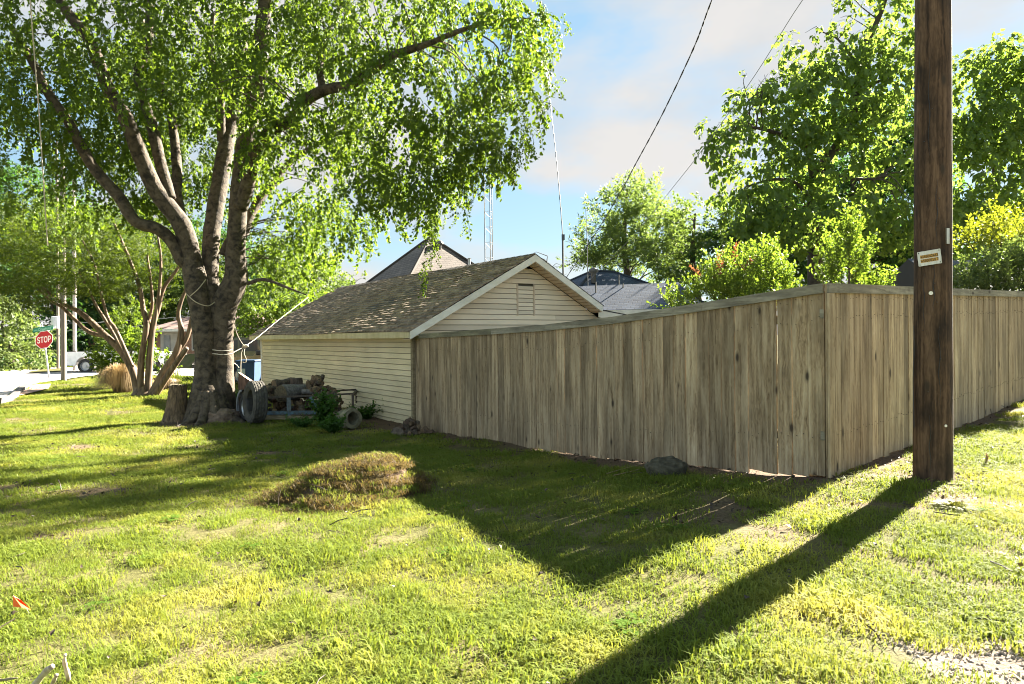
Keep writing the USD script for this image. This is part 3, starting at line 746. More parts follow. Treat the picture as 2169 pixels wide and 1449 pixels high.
# ------------------------------------------------------------------ utility pole in front
PB = np.array([3.83, 6.2, 0]); PB[2] = gz(*PB[:2])
pole = thing('utility_pole', 'thick dark brown timber utility pole in front of the fence corner', 'utility pole', PB)
hh = np.linspace(-.2, 9.0, 60); ang = np.arange(40) * 2 * math.pi / 40
V = []
for h in hh:
    r = .158 - .0035 * max(h, 0); pt = np.stack([np.cos(ang), np.sin(ang), np.full(40, h * .8)], 1)
    rad = r * (1 + .05 * (meshkit.fbm(pt * np.array([3.5, 3.5, .6]), 4, 8) - .5) + .035 * (meshkit.fbm(pt * np.array([14, 14, .35]), 2, 15) - .5))
    V.append(np.stack([PB[0] + .006 * h + rad * np.cos(ang), PB[1] + rad * np.sin(ang), np.full(40, PB[2] + h)], 1))
V = np.vstack(V); i = np.arange(len(hh) - 1)[:, None] * 40 + np.arange(40)[None]; j = np.arange(len(hh) - 1)[:, None] * 40 + (np.arange(40)[None] + 1) % 40
Fp = np.stack([i.ravel(), j.ravel(), j.ravel() + 40, i.ravel() + 40], 1)
obj('pole_shaft', (V, Fp), 'pole_brown', pole, smooth=True)


def on_pole(px, py, lift=.0):
    """Point on the pole's near side under a pixel, and the outward direction there."""
    d = FWD + (px - CX) / FPX * RIGHT - (py - CY) / FPX * UP
    for t in np.linspace(5.6, 6.6, 1500):
        q = EYE + d * t; h = q[2] - PB[2]
        if math.hypot(q[0] - PB[0] - .006 * h, q[1] - PB[1]) < .158 - .0035 * h + .004: break
    o = nrm([q[0] - PB[0] - .006 * h, q[1] - PB[1], 0]); return q + o * lift, o


pc, po = on_pole(1969, 546, .006)
tilt = math.radians(6); pu = np.cross(Z, po); pu = nrm(pu) ; ux = pu * math.cos(tilt) + Z * math.sin(tilt); uy = -pu * math.sin(tilt) + Z * math.cos(tilt)
PW, PH = .182, .130
plate = obj('number_plate', extrude(np.array(SPoly([(-PW / 2, -PH / 2), (PW / 2, -PH / 2), (PW / 2, PH / 2), (-PW / 2, PH / 2)]).buffer(-.006).buffer(.006).exterior.coords)[:-1], pc, ux, uy, po * .003), 'plate_metal', pole, label='tilted metal plate with two rows of orange digit tags')
for row, (txt, yy) in enumerate((('4345042463', .015), ('43500010 7', -.022))):
    st = obj('digit_strip', box(pc - ux * .070 + uy * (yy - .014) + po * .003, ux * .138, uy * .030, po * .002), 'plate_orange', plate)
    tm = meshkit.text_mesh(txt, .024, .0015, bold=True); tv = np.array(tm.vertices); tv[:, 0] *= .136 / np.ptp(tv[:, 0])
    obj('digits', (pc - ux * .069 + uy * (yy - .011) + po * .0052 + tv[:, :1] * ux + tv[:, 1:2] * uy + tv[:, 2:] * po, np.array(tm.faces)), 'black_print', plate)
for sx in (-1, 1):
    for sy in (-1, 1):
        c = pc + ux * sx * (PW / 2 - .012) + uy * sy * (PH / 2 - .012) + po * .003
        obj('screw', tube([c, c + po * .003], .0045, 8), 'nail', plate)
q, o = on_pole(1972, 621, .001)
obj('round_tag', tube([q, q + o * .004], .017, 16), 'white_tag', pole)
q, o = on_pole(2003, 902, .001)
obj('round_tag', tube([q, q + o * .004], .012, 16), 'white_tag', pole)
q, o = on_pole(2006.5, 500, .0)
pu2 = nrm(np.cross(Z, o))
obj('metal_strip', box(q - pu2 * .012 - Z * .07 - o * .004, pu2 * .028, o * .012, Z * .14), 'plate_metal', pole)
for k, (px_, py_) in enumerate(((1958, 300), (1990, 420), (1962, 470), (1985, 640), (1955, 700), (1993, 760), (1966, 830), (1980, 600), (1975, 230))):
    q, o = on_pole(px_, py_, .0); obj('nail', tube([q - o * .004, q + o * .006], .004, 6), 'nail', pole)
for k, (px_, y0_, y1_) in enumerate(((1968, 120, 330), (1984, 380, 520), (1957, 580, 700), (1990, 690, 860), (1970, 880, 1010), (1978, 560, 660))):
    p_ = [on_pole(px_ + 2 * math.sin(k + j * 1.7), y_, .0004)[0] for j, y_ in enumerate(np.linspace(y0_, y1_, 9))]
    obj('drying_crack', tube(smooth_path(p_, 2), np.concatenate([np.linspace(.0008, .0035, 9), np.linspace(.0035, .0006, 8)]), 5), 'car_black', pole)
hang = [on_pole(1938, y, .006)[0] for y in (690, 740, 800, 860, 905)]
obj('ground_wire', tube(smooth_path([h + np.array([-.012 + .006 * math.sin(k * 2.1), -.01, 0]) for k, h in enumerate(hang)], 4), .004, 6), 'cable_black', pole)

# ------------------------------------------------------------------ foliage
def leaf(c, d, n, ln, w, fold=.25, droop=.15, quads=2):
    """A folded leaf blade from c along d, face normal n: vertices, faces."""
    d = nrm(d); s = nrm(np.cross(d, n)); n = np.cross(s, d)
    mid = [c, c + d * ln * .5 + n * 0, c + d * ln - n * ln * droop]
    e = w * .5
    L1, R1 = c + d * ln * .38 + s * e + n * e * fold, c + d * ln * .38 - s * e + n * e * fold
    v = np.array([mid[0], L1, mid[1], R1, mid[2]])
    return v, np.array([[0, 2, 1], [0, 3, 2], [1, 2, 4], [2, 3, 4]])


def sprig(seed, n=14, length=.45, ll=.085, lw=.05, droop=.6, spread=1.0, twig=True, pinnate=True, heart=False):
    """A twig along +x carrying leaves, hanging towards -z."""
    r = np.random.default_rng(seed); mb = MB()
    p = [np.array([0, 0, 0.])]
    d = np.array([1, 0, .15]);
    for k in range(5):
        d = nrm(d + np.array([0, r.uniform(-.15, .15), -droop * .28])); p.append(p[-1] + d * length / 5)
    p = smooth_path(p, 3)
    if twig: mb.add(*tube(p, np.linspace(.006, .002, len(p)), 3, cap=False))
    for k in range(n):
        t = (k + .8) / n * (len(p) - 1); i = int(min(t, len(p) - 2)); c = p[i] + (p[i + 1] - p[i]) * (t - i)
        a = r.uniform(0, 2 * math.pi); side = np.array([0, math.cos(a), math.sin(a) * .6])
        dd = nrm(nrm(p[i + 1] - p[i]) * r.uniform(.1, .8) + side * spread + np.array([0, 0, -droop * r.uniform(.3, 1.2)]))
        nn = nrm(np.array([r.normal(0, .45), r.normal(0, .45), 1.0]))
        if abs(np.dot(nn, dd)) > .9: nn = nrm(nn + np.array([.7, .2, 0]))
        s = r.uniform(.65, 1.2); c2 = c + dd * ll * .35
        mb.add(*leaf(c2, dd, nn, ll * s, lw * s, fold=r.uniform(.1, .5), droop=r.uniform(.0, .4)))
        if pinnate and k % 2 == 0:
            for q in (-1, 1):
                d2 = nrm(dd + q * .9 * np.cross(nn, dd)); mb.add(*leaf(c2, d2, nn, ll * s * .75, lw * s * .8, fold=.3, droop=.2))
    return mb.get()


SPR = {
    'elder': [sprig(s, 13, .46, .088, .052, .8) for s in (1, 2, 3, 4, 5, 6)],
    'catalpa': [sprig(s, 8, .42, .20, .15, .9, spread=1.2, pinnate=False) for s in (11, 12, 13, 14)],
    'myrtle': [sprig(s, 22, .50, .055, .034, .15, spread=1.3, pinnate=False) for s in (21, 22, 23, 24)],
    'far': [sprig(s, 22, .85, .17, .11, .5, spread=2.2, twig=False) for s in (31, 32, 33, 34)],
    'needly': [sprig(s, 24, .8, .22, .06, -.2, spread=.9, twig=True) for s in (41, 42, 43)],
    'shrub': [sprig(s, 22, .30, .048, .028, -.5, spread=.8, pinnate=False) for s in (51, 52, 53, 54)],
    'weed': [sprig(s, 9, .22, .075, .05, .1, spread=1.2, pinnate=True) for s in (61, 62, 63)],
}
FSEED = [100]


def crown(parent, blobs, kind, mat, dens=1.0, size=1.0, droop=False, up=.3, thr=.36, freq=.9, name='crown', shell=.5):
    """Leaf sprigs spread through ellipsoids (centre, radii, weight), thinned in clumps so that gaps stay."""
    FSEED[0] += 1; r = np.random.default_rng(FSEED[0]); P = []; O = []
    for b in blobs:
        c, rad = np.asarray(b[0], float), np.asarray(b[1], float); w = b[2] if len(b) > 2 else 1.0
        n = int(dens * w * 26 * (rad[0] * rad[2] + rad[0] * rad[1] + rad[1] * rad[2]) / 3 * (1 + .25 * rad.mean()))
        q = r.normal(size=(n, 3)); q /= np.linalg.norm(q, axis=1, keepdims=True)
        q *= (r.uniform(0, 1, (n, 1)) ** (1 / (3 + 3 * shell)))
        edge = 1 + .38 * (meshkit.fbm(q * 2.2 + FSEED[0] * 3.1, 3, FSEED[0]) - .5) * 2
        x = c + q * rad * edge[:, None]
        keep = meshkit.fbm(x * freq + FSEED[0] * 5, 3, 7) > thr
        P.append(x[keep]); O.append((q * rad)[keep])
    P, O = np.vstack(P), np.vstack(O); n = len(P)
    ax = O + r.normal(size=(n, 3)) * .5 * np.linalg.norm(O, axis=1, keepdims=True); ax[:, 2] *= .6
    ax[:, 2] += (-.9 if droop else up) * np.linalg.norm(ax, axis=1) * r.uniform(.3, 1.2, n)
    ax /= np.linalg.norm(ax, axis=1, keepdims=True)
    zz = np.array([0, 0, 1.0]) + r.normal(size=(n, 3)) * .3
    y = np.cross(zz, ax); y /= np.maximum(np.linalg.norm(y, axis=1, keepdims=True), 1e-6); z = np.cross(ax, y)
    R = np.stack([ax, y, z], 2)
    return scatter(name, parent, SPR[kind], mat, P, quat_from(R), size * r.uniform(.7, 1.25, n), r.integers(0, len(SPR[kind]), n))


def pb(px, py, depth, rx, ry, rz=None, w=1.0):
    """A foliage ellipsoid given as seen in the photograph, with its real depth and thickness."""
    k = depth / FPX
    return (at(px, py, depth), (rx * k, rz if rz is not None else (rx + ry) * .5 * k, ry * k), w)


def limb(pts, wpx, n=10, k=4):
    """A limb through (px, py, depth) stations with widths in pixels."""
    p = np.array([at(a, b, c) for a, b, c in pts]); w = np.interp(np.linspace(0, 1, (len(p) - 1) * k + 1), np.linspace(0, 1, len(wpx)), wpx)
    d = np.interp(np.linspace(0, 1, len(w)), np.linspace(0, 1, len(pts)), [q[2] for q in pts])
    v, f = tube(smooth_path(p, k), w * d / FPX / 2, n)
    return v, f


def roughen(v, f, amp=.03, freq=3.0, seed=0):
    m = trimesh.Trimesh(v, f, process=False); nn = np.array(m.vertex_normals)
    d = meshkit.fbm(np.asarray(v) * np.array([freq, freq, freq * .7]) + seed, 4, seed) - .5
    return np.asarray(v) + nn * (amp * 2 * d)[:, None], f


def twigs(targets, roots, seed, r0=.018, n=5, lim=9.0):
    """Thin branches that bend from the nearest limb to places in the crown."""
    r = np.random.default_rng(seed); mb = MB(); roots = np.asarray(roots)
    for t in targets:
        d = np.linalg.norm(roots - t, axis=1) * r.uniform(.75, 1.5, len(roots)) + r.uniform(0, .5, len(roots)) + np.maximum(roots[:, 2] - t[2], 0) * .5
        a = roots[np.argmin(d)]; ln = np.linalg.norm(t - a)
        if ln > lim: continue
        m1 = a + (t - a) * .35 + Z * ln * .10 + r.normal(size=3) * ln * .06; m2 = a + (t - a) * .72 + Z * ln * .08 + r.normal(size=3) * ln * .06
        p = smooth_path([a, m1, m2, t], n); mb.add(*tube(p, np.linspace(r0 * min(1.6, .5 + ln * .4), .005, len(p)), 5, cap=False))
    return mb.get()


# ------------------------------------------------------------------ the big tree on the left
tree = thing('shade_tree', 'big many-limbed shade tree with drooping leafy branches beside the garage', 'tree', TREE)
D = 14.6
stems = [
    ([(432, 912, 14.45), (433, 870, 14.5), (436, 800, 14.6), (434, 745, 14.6), (431, 700, 14.6), (424, 650, 14.6), (414, 590, 14.6), (402, 535, 14.6)], [100, 72, 47, 43, 45, 43, 47, 38]),
    ([(458, 908, 14.75), (466, 860, 14.8), (472, 790, 14.8), (472, 740, 14.8), (472, 700, 14.8), (475, 650, 14.8), (499, 590, 14.8), (498, 535, 14.8)], [92, 64, 44, 42, 43, 53, 50, 41]),
    ([(452, 760, 14.7), (452, 690, 14.75), (449, 640, 14.8), (444, 575, 14.9), (450, 486, 15.1), (468, 375, 15.4), (481, 300, 15.6), (499, 221, 15.9), (508, 160, 16.1), (512, 60, 16.4), (500, -80, 16.8)], [32, 36, 38, 35, 34, 33, 29, 26, 22, 16]),
]
limbs = [
    ([(404, 560, 14.6), (386, 552, 14.5), (366, 515, 14.4), (336, 486, 14.2), (287, 468, 14.0), (247, 411, 13.8), (194, 349, 13.6), (146, 261, 13.4), (106, 203, 13.2), (70, 135, 13.1), (26, 60, 13.0)], [27, 27, 26, 25, 24, 22, 20, 17, 11]),
    ([(409, 560, 14.6), (397, 508, 14.5), (380, 468, 14.4), (336, 411, 14.2), (305, 349, 14.0), (265, 247, 13.7), (230, 190, 13.5), (190, 88, 13.2), (132, 10, 13.0), (100, -90, 12.8)], [38, 38, 38, 34, 31, 28, 25, 20, 12]),
    ([(360, 420, 14.3), (340, 345, 14.4), (322, 265, 14.5), (305, 208, 14.6), (292, 150, 14.7), (314, 97, 14.7), (318, 0, 14.8), (330, -120, 15)], [24, 24, 23, 21, 19, 16, 10]),
    ([(384, 465, 14.6), (373, 411, 14.8), (375, 375, 15.0), (371, 309, 15.2), (358, 230, 15.4), (322, 132, 15.6), (300, 40, 15.8)], [22, 22, 20, 18, 15, 9]),
    ([(470, 300, 15.5), (468, 247, 15.4), (464, 180, 15.3), (445, 110, 15.2), (452, 30, 15.2)], [18, 17, 14, 9]),
    ([(498, 570, 14.8), (501, 500, 14.7), (508, 397, 14.6), (526, 265, 14.4), (548, 155, 14.2), (552, 88, 14.1), (561, 0, 14.0), (560, -150, 13.8)], [40, 37, 37, 36, 33, 28, 20]),
    ([(508, 440, 14.6), (522, 400, 14.5), (539, 325, 14.2), (574, 278, 13.9), (620, 252, 13.6), (641, 219, 13.4), (683, 192, 13.1), (749, 176, 12.8), (830, 120, 12.5), (900, 95, 12.2), (990, 60, 12.0), (1080, 40, 11.9)], [34, 30, 27, 25, 24, 22, 20, 16, 10, 5]),
    ([(512, 500, 14.8), (523, 475, 14.9), (543, 433, 15.1), (570, 397, 15.3), (620, 340, 15.6), (700, 290, 15.9), (800, 250, 16.2)], [22, 20, 18, 14, 10, 6]),
    ([(470, 540, 14.9), (480, 515, 14.9), (500, 490, 14.8)], [14, 14, 12]),
    ([(683, 192, 13.1), (678, 140, 13.4), (690, 80, 13.8), (720, 10, 14.2), (740, -90, 14.6)], [16, 14, 10, 6]),
    ([(526, 600, 14.7), (560, 592, 14.4), (610, 610, 14.2), (650, 625, 14.0)], [9, 7, 5, 3]),
]
mb = MB(); roots = []
for p, w in stems: mb.add(*limb(p, w, 20, 5))
for k in range(11):
    a = k * 2 * math.pi / 11 + .2; d = np.array([math.cos(a), math.sin(a), 0]); ln = .50 + .2 * math.sin(k * 2.7)
    c = TREE + np.array([0.02, .12, 0])
    q = [c + d * .14 + Z * .62, c + d * .26 + Z * .30, c + d * .40 + Z * .12, c + d * ln + Z * .015, c + d * (ln + .35) - Z * .08]
    mb.add(*tube(smooth_path(q, 4), np.interp(np.linspace(0, 1, 17), [0, .4, .8, 1], [.13, .13, .085, .035]), 8))
v, f = mb.get()
obj('trunk', roughen(v, f, .026, 4.0, 3), 'bark_grey', tree, smooth=True)
for p, w in limbs:
    v, f = limb(p, w, 12, 5); roots.append(v[::12])
    obj('limb', roughen(v, f, .02, 6.0, 5), 'bark_grey', tree, smooth=True)
roots = np.vstack(roots[:-1] + [limb(*stems[2], 8, 5)[0][::8]])
main_blobs = [
    pb(180, 40, 13.4, 260, 130, 1.8), pb(90, 210, 13.6, 170, 110, 1.5), pb(60, 330, 15.6, 150, 110, 1.3, .9), pb(230, 400, 16.8, 170, 90, 1.0, .8), pb(330, 250, 16.4, 170, 150, 1.1, .8),
    pb(500, 60, 15.0, 200, 130, 2.2), pb(430, 300, 17.4, 150, 150, 1.0, 1.1), pb(330, 330, 17.2, 130, 120, .8, .9), pb(400, 120, 17.0, 160, 100, 1.0), pb(640, 150, 13.5, 180, 130, 1.3), pb(650, 330, 14.4, 130, 110, 1.3, .9), pb(600, 470, 15.6, 90, 90, .8, .7),
    pb(820, 40, 12.8, 230, 120, 1.5), pb(820, 190, 12.9, 200, 100, 1.2), pb(840, 310, 13.2, 180, 90, 1.0), pb(900, 400, 13.4, 100, 50, .9, .8), pb(1030, 90, 12.4, 130, 110, 1.6), pb(1060, 230, 12.6, 90, 90, 1.1, .8),
    pb(1120, 60, 12.2, 60, 50, .8, .8), pb(1010, 320, 13.0, 70, 50, .8, .8), pb(690, 470, 14.4, 80, 65, .8, .9), pb(720, 400, 13.8, 110, 80, 1.0), pb(860, 395, 13.2, 110, 60, .7, .65), pb(950, 440, 13.0, 60, 50, .6), pb(610, 540, 15.2, 75, 60, .9, .8), pb(765, 455, 14.0, 36, 55, .5), pb(960, 330, 12.8, 80, 70, .8),
    pb(420, 170, 12.6, 90, 60, .5, .8), pb(540, 215, 12.6, 70, 50, .4, .7), pb(250, 170, 12.4, 120, 60, .6, .7),
    pb(250, -190, 14.0, 420, 150, 2.4, .5), pb(700, -190, 13.6, 360, 150, 2.4, .5), pb(560, -400, 14.4, 300, 120, 2.6, .6)]
cr = crown(tree, main_blobs, 'elder', 'leaf_box_elder', dens=5.4, size=1.15, droop=True, thr=.43, freq=1.05, shell=.2)
r = np.random.default_rng(5)
obj('branches', twigs([np.asarray(b[0]) + r.uniform(-.75, .75, 3) * np.asarray(b[1]) for b in main_blobs[:28] for _ in range(7)], roots, 6, .015, lim=1.7), 'bark_branch', tree, smooth=True, kind='stuff')
# hanging strands along the lower edge
pos, ax = [], []
for sx, y0, y1, dz in ((912, 470, 606, 13.0), (985, 300, 485, 12.8), (960, 330, 470, 13.0), (925, 380, 505, 13.0), (880, 400, 480, 13.2), (860, 360, 455, 13.4), (790, 380, 545, 14.2), (772, 420, 520, 14.3), (745, 430, 520, 14.2), (700, 480, 600, 14.6), (640, 500, 610, 15),
                       (1100, 150, 340, 12.3), (1120, 250, 320, 12.4), (1085, 300, 365, 12.6), (1195, 30, 70, 12.1), (1190, 160, 215, 12.2), (1160, 90, 200, 12.2), (1040, 340, 400, 12.9), (1000, 390, 440, 12.9), (835, 390, 440, 13.4), (1065, 140, 370, 12.5), (820, 300, 470, 13.5), (730, 360, 470, 14), (560, 480, 600, 15.6), (600, 470, 640, 15.8), (20, 320, 470, 14.5), (60, 400, 480, 14.6), (30, 200, 330, 13.2)):
    n = max(3, int((y1 - y0) / (5 if sx == 912 else 11))); ph = r.uniform(0, 6)
    for k in range(n):
        t = (k + r.uniform(-.3, .3)) / n
        q = at(sx + 9 * math.sin(ph + t * 4) + r.uniform(-7, 7), y0 + (y1 - y0) * t, dz + r.uniform(-.1, .1)); pos.append(q); ax.append(nrm(np.array([r.normal() * .45, r.normal() * .45, -1.0])))
ax = np.array(ax); y = np.cross(np.array([.3, 1, .2]), ax); y /= np.linalg.norm(y, axis=1, keepdims=True)
scatter('hanging_strands', tree, SPR['elder'], 'leaf_box_elder', np.array(pos), quat_from(np.stack([ax, y, np.cross(ax, y)], 2)), r.uniform(.42, .72, len(pos)), r.integers(0, 6, len(pos)))

# ------------------------------------------------------------------ crepe myrtle and the plants round it
MY = ground_at(306, 838)
myrtle = thing('crepe_myrtle', 'spreading multi-stemmed crepe myrtle with smooth brown stems on the lawn', 'tree', MY)
dm = 21.0
msets = [([(292, 838), (283, 790), (257, 745), (222, 710), (188, 677), (164, 658), (131, 642), (80, 600)], [17, 15, 14, 12, 9, 5]),
         ([(225, 712), (188, 703), (152, 670), (129, 649), (108, 637), (60, 590)], [10, 8, 6, 4]), ([(281, 778), (246, 700), (230, 677), (216, 630), (200, 560), (170, 500)], [9, 7, 5, 3]),
         ([(297, 838), (299, 765), (310, 691), (303, 654), (296, 610), (270, 540), (240, 470)], [14, 12, 10, 8, 5]), ([(309, 690), (322, 650), (320, 600), (312, 540)], [8, 6, 4]),
         ([(312, 838), (318, 750), (324, 689), (335, 654), (347, 610), (372, 575), (400, 530)], [15, 13, 10, 7, 4]), ([(326, 690), (338, 610), (340, 540), (330, 480)], [8, 6, 4]),
         ([(320, 838), (348, 787), (374, 745), (384, 700), (378, 660), (398, 600)], [17, 16, 13, 9, 6]), ([(376, 745), (397, 712), (410, 660), (430, 600)], [11, 9, 6]),
         ([(326, 840), (362, 785), (390, 745), (397, 737)], [15, 13, 11, 8]), ([(282, 785), (236, 700), (200, 640), (160, 560)], [8, 6, 4])]
for kk, (p, w) in enumerate(msets):
    v, f = limb([(a, b, dm + .35 * math.sin(kk * 1.9) * min(1, (838 - b) / 150) + .1 * math.cos(kk * 2.4)) for a, b in p], w, 9, 4)
    obj('stem', roughen(v, f, .012, 7, kk), 'bark_myrtle', myrtle, smooth=True)
v, f = tube(smooth_path([MY + Z * -.1, MY + Z * .12, MY + Z * .35], 4), np.interp(np.linspace(0, 1, 9), [0, .4, 1], [.46, .36, .20]), 16)
obj('root_flare', roughen(v, f, .06, 5, 4), 'bark_myrtle', myrtle, smooth=True)
crown(myrtle, [pb(60, 560, 20.5, 110, 45, 2.4), pb(150, 520, 21.0, 130, 50, 2.6), pb(110, 610, 20.2, 110, 24, 1.8, .9), pb(250, 500, 21.5, 120, 55, 2.4), pb(330, 540, 21.8, 90, 50, 2.0), pb(200, 590, 20.6, 100, 28, 1.8), pb(20, 620, 19.5, 70, 40, 1.5), pb(90, 470, 22, 120, 40, 2.2), pb(290, 620, 22.0, 80, 50, 1.6, .5), pb(420, 560, 22.5, 60, 50, 1.4, .7)],
      'myrtle', 'leaf_myrtle', dens=6.5, size=1.0, up=.05, thr=.36, freq=.8, shell=.1)


def shrub(name, label, cat, px, py, depth, blobs, kind, mat, dens=1.0, size=1.0, group=None, stem=True, base=None, up=.3, thr=.34, freq=1.2, mats=None):
    q = at(px, py, depth); b = np.array([q[0], q[1], gz(q[0], q[1])]) if base is None else np.asarray(base, float)
    t = thing(name, label, cat, b, group)
    if stem:
        mb = MB(); rr = np.random.default_rng(int(px + depth))
        for bl in blobs:
            for _ in range(2):
                e = np.asarray(bl[0]) + rr.normal(size=3) * .3 * np.asarray(bl[1]); m_ = b * .5 + e * .5 + rr.normal(size=3) * .12 * np.linalg.norm(e - b)
                ln = np.linalg.norm(e - b); mb.add(*tube(smooth_path([b + rr.normal(size=3) * np.array([.05, .05, 0]) - Z * .05, m_, e], 4), np.linspace(.012 + .010 * ln, .004 + .002 * ln, 9), 6))
        obj('stems', mb.get(), 'bark_branch', t, smooth=True)
    crown(t, blobs, kind, mat, dens, size, up=up, thr=thr, freq=freq)
    for nm, bl, kd, mt, dn in mats or ():
        crown(t, bl, kd, mt, dn, size, up=up, thr=thr, freq=freq, name=nm)
    return t


shrub('leafy_bush', 'bright green leafy bush behind the crepe myrtle stems', 'bush', 235, 790, 24.5, [pb(255, 745, 24.5, 48, 45), pb(232, 775, 24.3, 26, 22), pb(338, 768, 25, 16, 20), pb(285, 690, 25, 34, 40)], 'weed', 'leaf_bright', dens=11, size=1.6, base=ground_at(262, 808))


def grass_clump(name, label, px, py, rad, h, n, seed, mat='straw', cat='ornamental grass', group=None):
    c = ground_at(px, py); t = thing(name, label, cat, c, group); r = np.random.default_rng(seed); mb = MB()
    for _ in range(n):
        a = r.uniform(0, 2 * math.pi); d = np.array([math.cos(a), math.sin(a), 0]); s = np.array([-d[1], d[0], 0]); o = c + d * r.uniform(0, .35) * rad; ln = h * r.uniform(.6, 1.25); lean = r.uniform(.1, 1.0)
        w = .006 * max(1, h); pts = [o, o + d * lean * rad * .35 + Z * ln * .6, o + d * lean * rad * .8 + Z * ln * (.85 - .25 * lean), o + d * lean * rad * 1.15 + Z * ln * (.75 - .65 * lean)]
        V = np.vstack([[p_ - s * w * k_, p_ + s * w * k_] for p_, k_ in zip(pts, (1, 1.1, .8, .2))])
        mb.add(V, np.array([[0, 1, 3, 2], [2, 3, 5, 4], [4, 5, 7, 6]]))
    obj('blades', mb.get(), mat, t, kind='stuff'); return t


grass_clump('dry_grass_clump', 'big tan clump of dead ornamental grass left of the crepe myrtle stems', 260, 832, .75, 1.0, 2600, 3)
grass_clump('dry_grass_clump', 'low tan clump of dead ornamental grass right of the crepe myrtle stems', 352, 826, .48, .45, 1200, 4)
grass_clump('green_grass_tuft', 'thin tuft of long green grass blades behind the old stump', 372, 812, .6, .55, 120, 5, 'grass_blade')

# ------------------------------------------------------------------ trees and shrubs behind the fence and roofs
cat_b = at(1728, 640, 24.0); cat_base = np.array([cat_b[0], cat_b[1], gz(cat_b[0], cat_b[1])])
catalpa = thing('catalpa_tree', 'tall forked tree with large heart-shaped leaves behind the fence', 'tree', cat_base)
cl = [([(1730, 780, 24.0), (1728, 600, 24.0), (1725, 480, 24.0), (1724, 419, 24.0), (1729, 373, 24.0)], [40, 34, 28, 24, 22]),
      ([(1725, 400, 24.0), (1715, 328, 23.9), (1706, 314, 23.7), (1679, 296, 23.5), (1633, 278, 23.1), (1570, 265, 22.7)], [16, 15, 13, 9, 4]),
      ([(1728, 380, 24.0), (1751, 337, 24.1), (1779, 300, 24.2), (1806, 246, 24.4), (1820, 173, 24.4), (1831, 100, 24.5), (1852, 59, 24.5), (1875, 0, 24.6), (1890, -60, 24.6)], [22, 20, 18, 16, 14, 10, 6]),
      ([(1740, 350, 24.1), (1770, 370, 23.5), (1820, 380, 23.0), (1870, 375, 22.6)], [10, 8, 6, 3]), ([(1722, 440, 24.0), (1690, 390, 23.5), (1640, 380, 23.0), (1580, 395, 22.5)], [10, 8, 6, 3]),
      ([(1820, 200, 24.4), (1870, 170, 24.0), (1930, 190, 23.7)], [9, 6, 3]), ([(1822, 150, 24.4), (1790, 100, 24.2), (1760, 70, 24.0)], [8, 6, 3])]
rt = []
for p, w in cl:
    v, f = limb(p, w, 10, 4); rt.append(v[::10]); obj('trunk' if p is cl[0][0] else 'limb', roughen(v, f, .015, 6, 2), 'bark_branch', catalpa, smooth=True)
cb = [pb(1600, 270, 23.0, 105, 75, 1.2), pb(1535, 285, 22.5, 50, 45, .7), pb(1690, 230, 23.5, 120, 90, 1.5), pb(1740, 130, 23.9, 95, 70, 1.2), pb(1860, 60, 24.2, 95, 75, 1.3), pb(1800, 200, 24.0, 110, 90, 1.5), pb(1900, 170, 24.2, 80, 100, 1.3), pb(1640, 390, 23.0, 130, 80, 1.5), pb(1750, 330, 23.7, 130, 80, 1.5, .8),
      pb(1880, 330, 23.5, 90, 110, 1.4), pb(1580, 450, 22.7, 80, 60, 1.2), pb(1700, 470, 22.5, 120, 60, 1.2), pb(1830, 450, 22.0, 120, 50, 1.0), pb(1600, 170, 22.7, 40, 25, .5, .7), pb(1860, -60, 24.5, 110, 70, 1.4), pb(1940, 480, 22.2, 70, 70, 1.0)]
crown(catalpa, cb, 'catalpa', 'leaf_catalpa', dens=2.2, size=1.05, up=-.5, thr=.40, freq=1.0, shell=.2)
obj('branches', twigs([np.asarray(b[0]) + r.uniform(-.7, .7, 3) * np.asarray(b[1]) for b in cb for _ in range(5)], np.vstack(rt), 8, .022), 'bark_branch', catalpa, smooth=True, kind='stuff')


def simple_tree(name, label, px, depth, blobs, kind, mat, dens=1.0, size=1.0, group=None, trunk_w=26, thr=.36, freq=.6, up=.2, nb=4, droop=False):
    q = at(px, 700, depth); b = np.array([q[0], q[1], gz(q[0], q[1])]); t = thing(name, label, 'tree', b, group)
    ctr = np.mean([bl[0] for bl in blobs], 0); top = max(bl[0][2] + .3 * bl[1][2] for bl in blobs); e = np.array([ctr[0] * .6 + b[0] * .4, ctr[1] * .6 + b[1] * .4, top])
    path = smooth_path([b - Z * .2, b * .65 + e * .35 + np.array([.15, .1, 0]), b * .3 + e * .7 - np.array([.15, 0, 0]), e], 5); w = trunk_w * depth / FPX
    obj('trunk', roughen(*tube(path, np.linspace(w / 2, w * .08, len(path)), 10), .03, 4, int(px)), 'bark_branch', t, smooth=True)
    rr = np.random.default_rng(int(px * 3 + depth))
    obj('branches', twigs([np.asarray(bl[0]) + rr.uniform(-.7, .7, 3) * np.asarray(bl[1]) for bl in blobs for _ in range(nb)], path[4:], int(px), .03), 'bark_branch', t, smooth=True, kind='stuff')
    crown(t, blobs, kind, mat, dens, size, up=up, thr=thr, freq=freq, droop=droop); return t


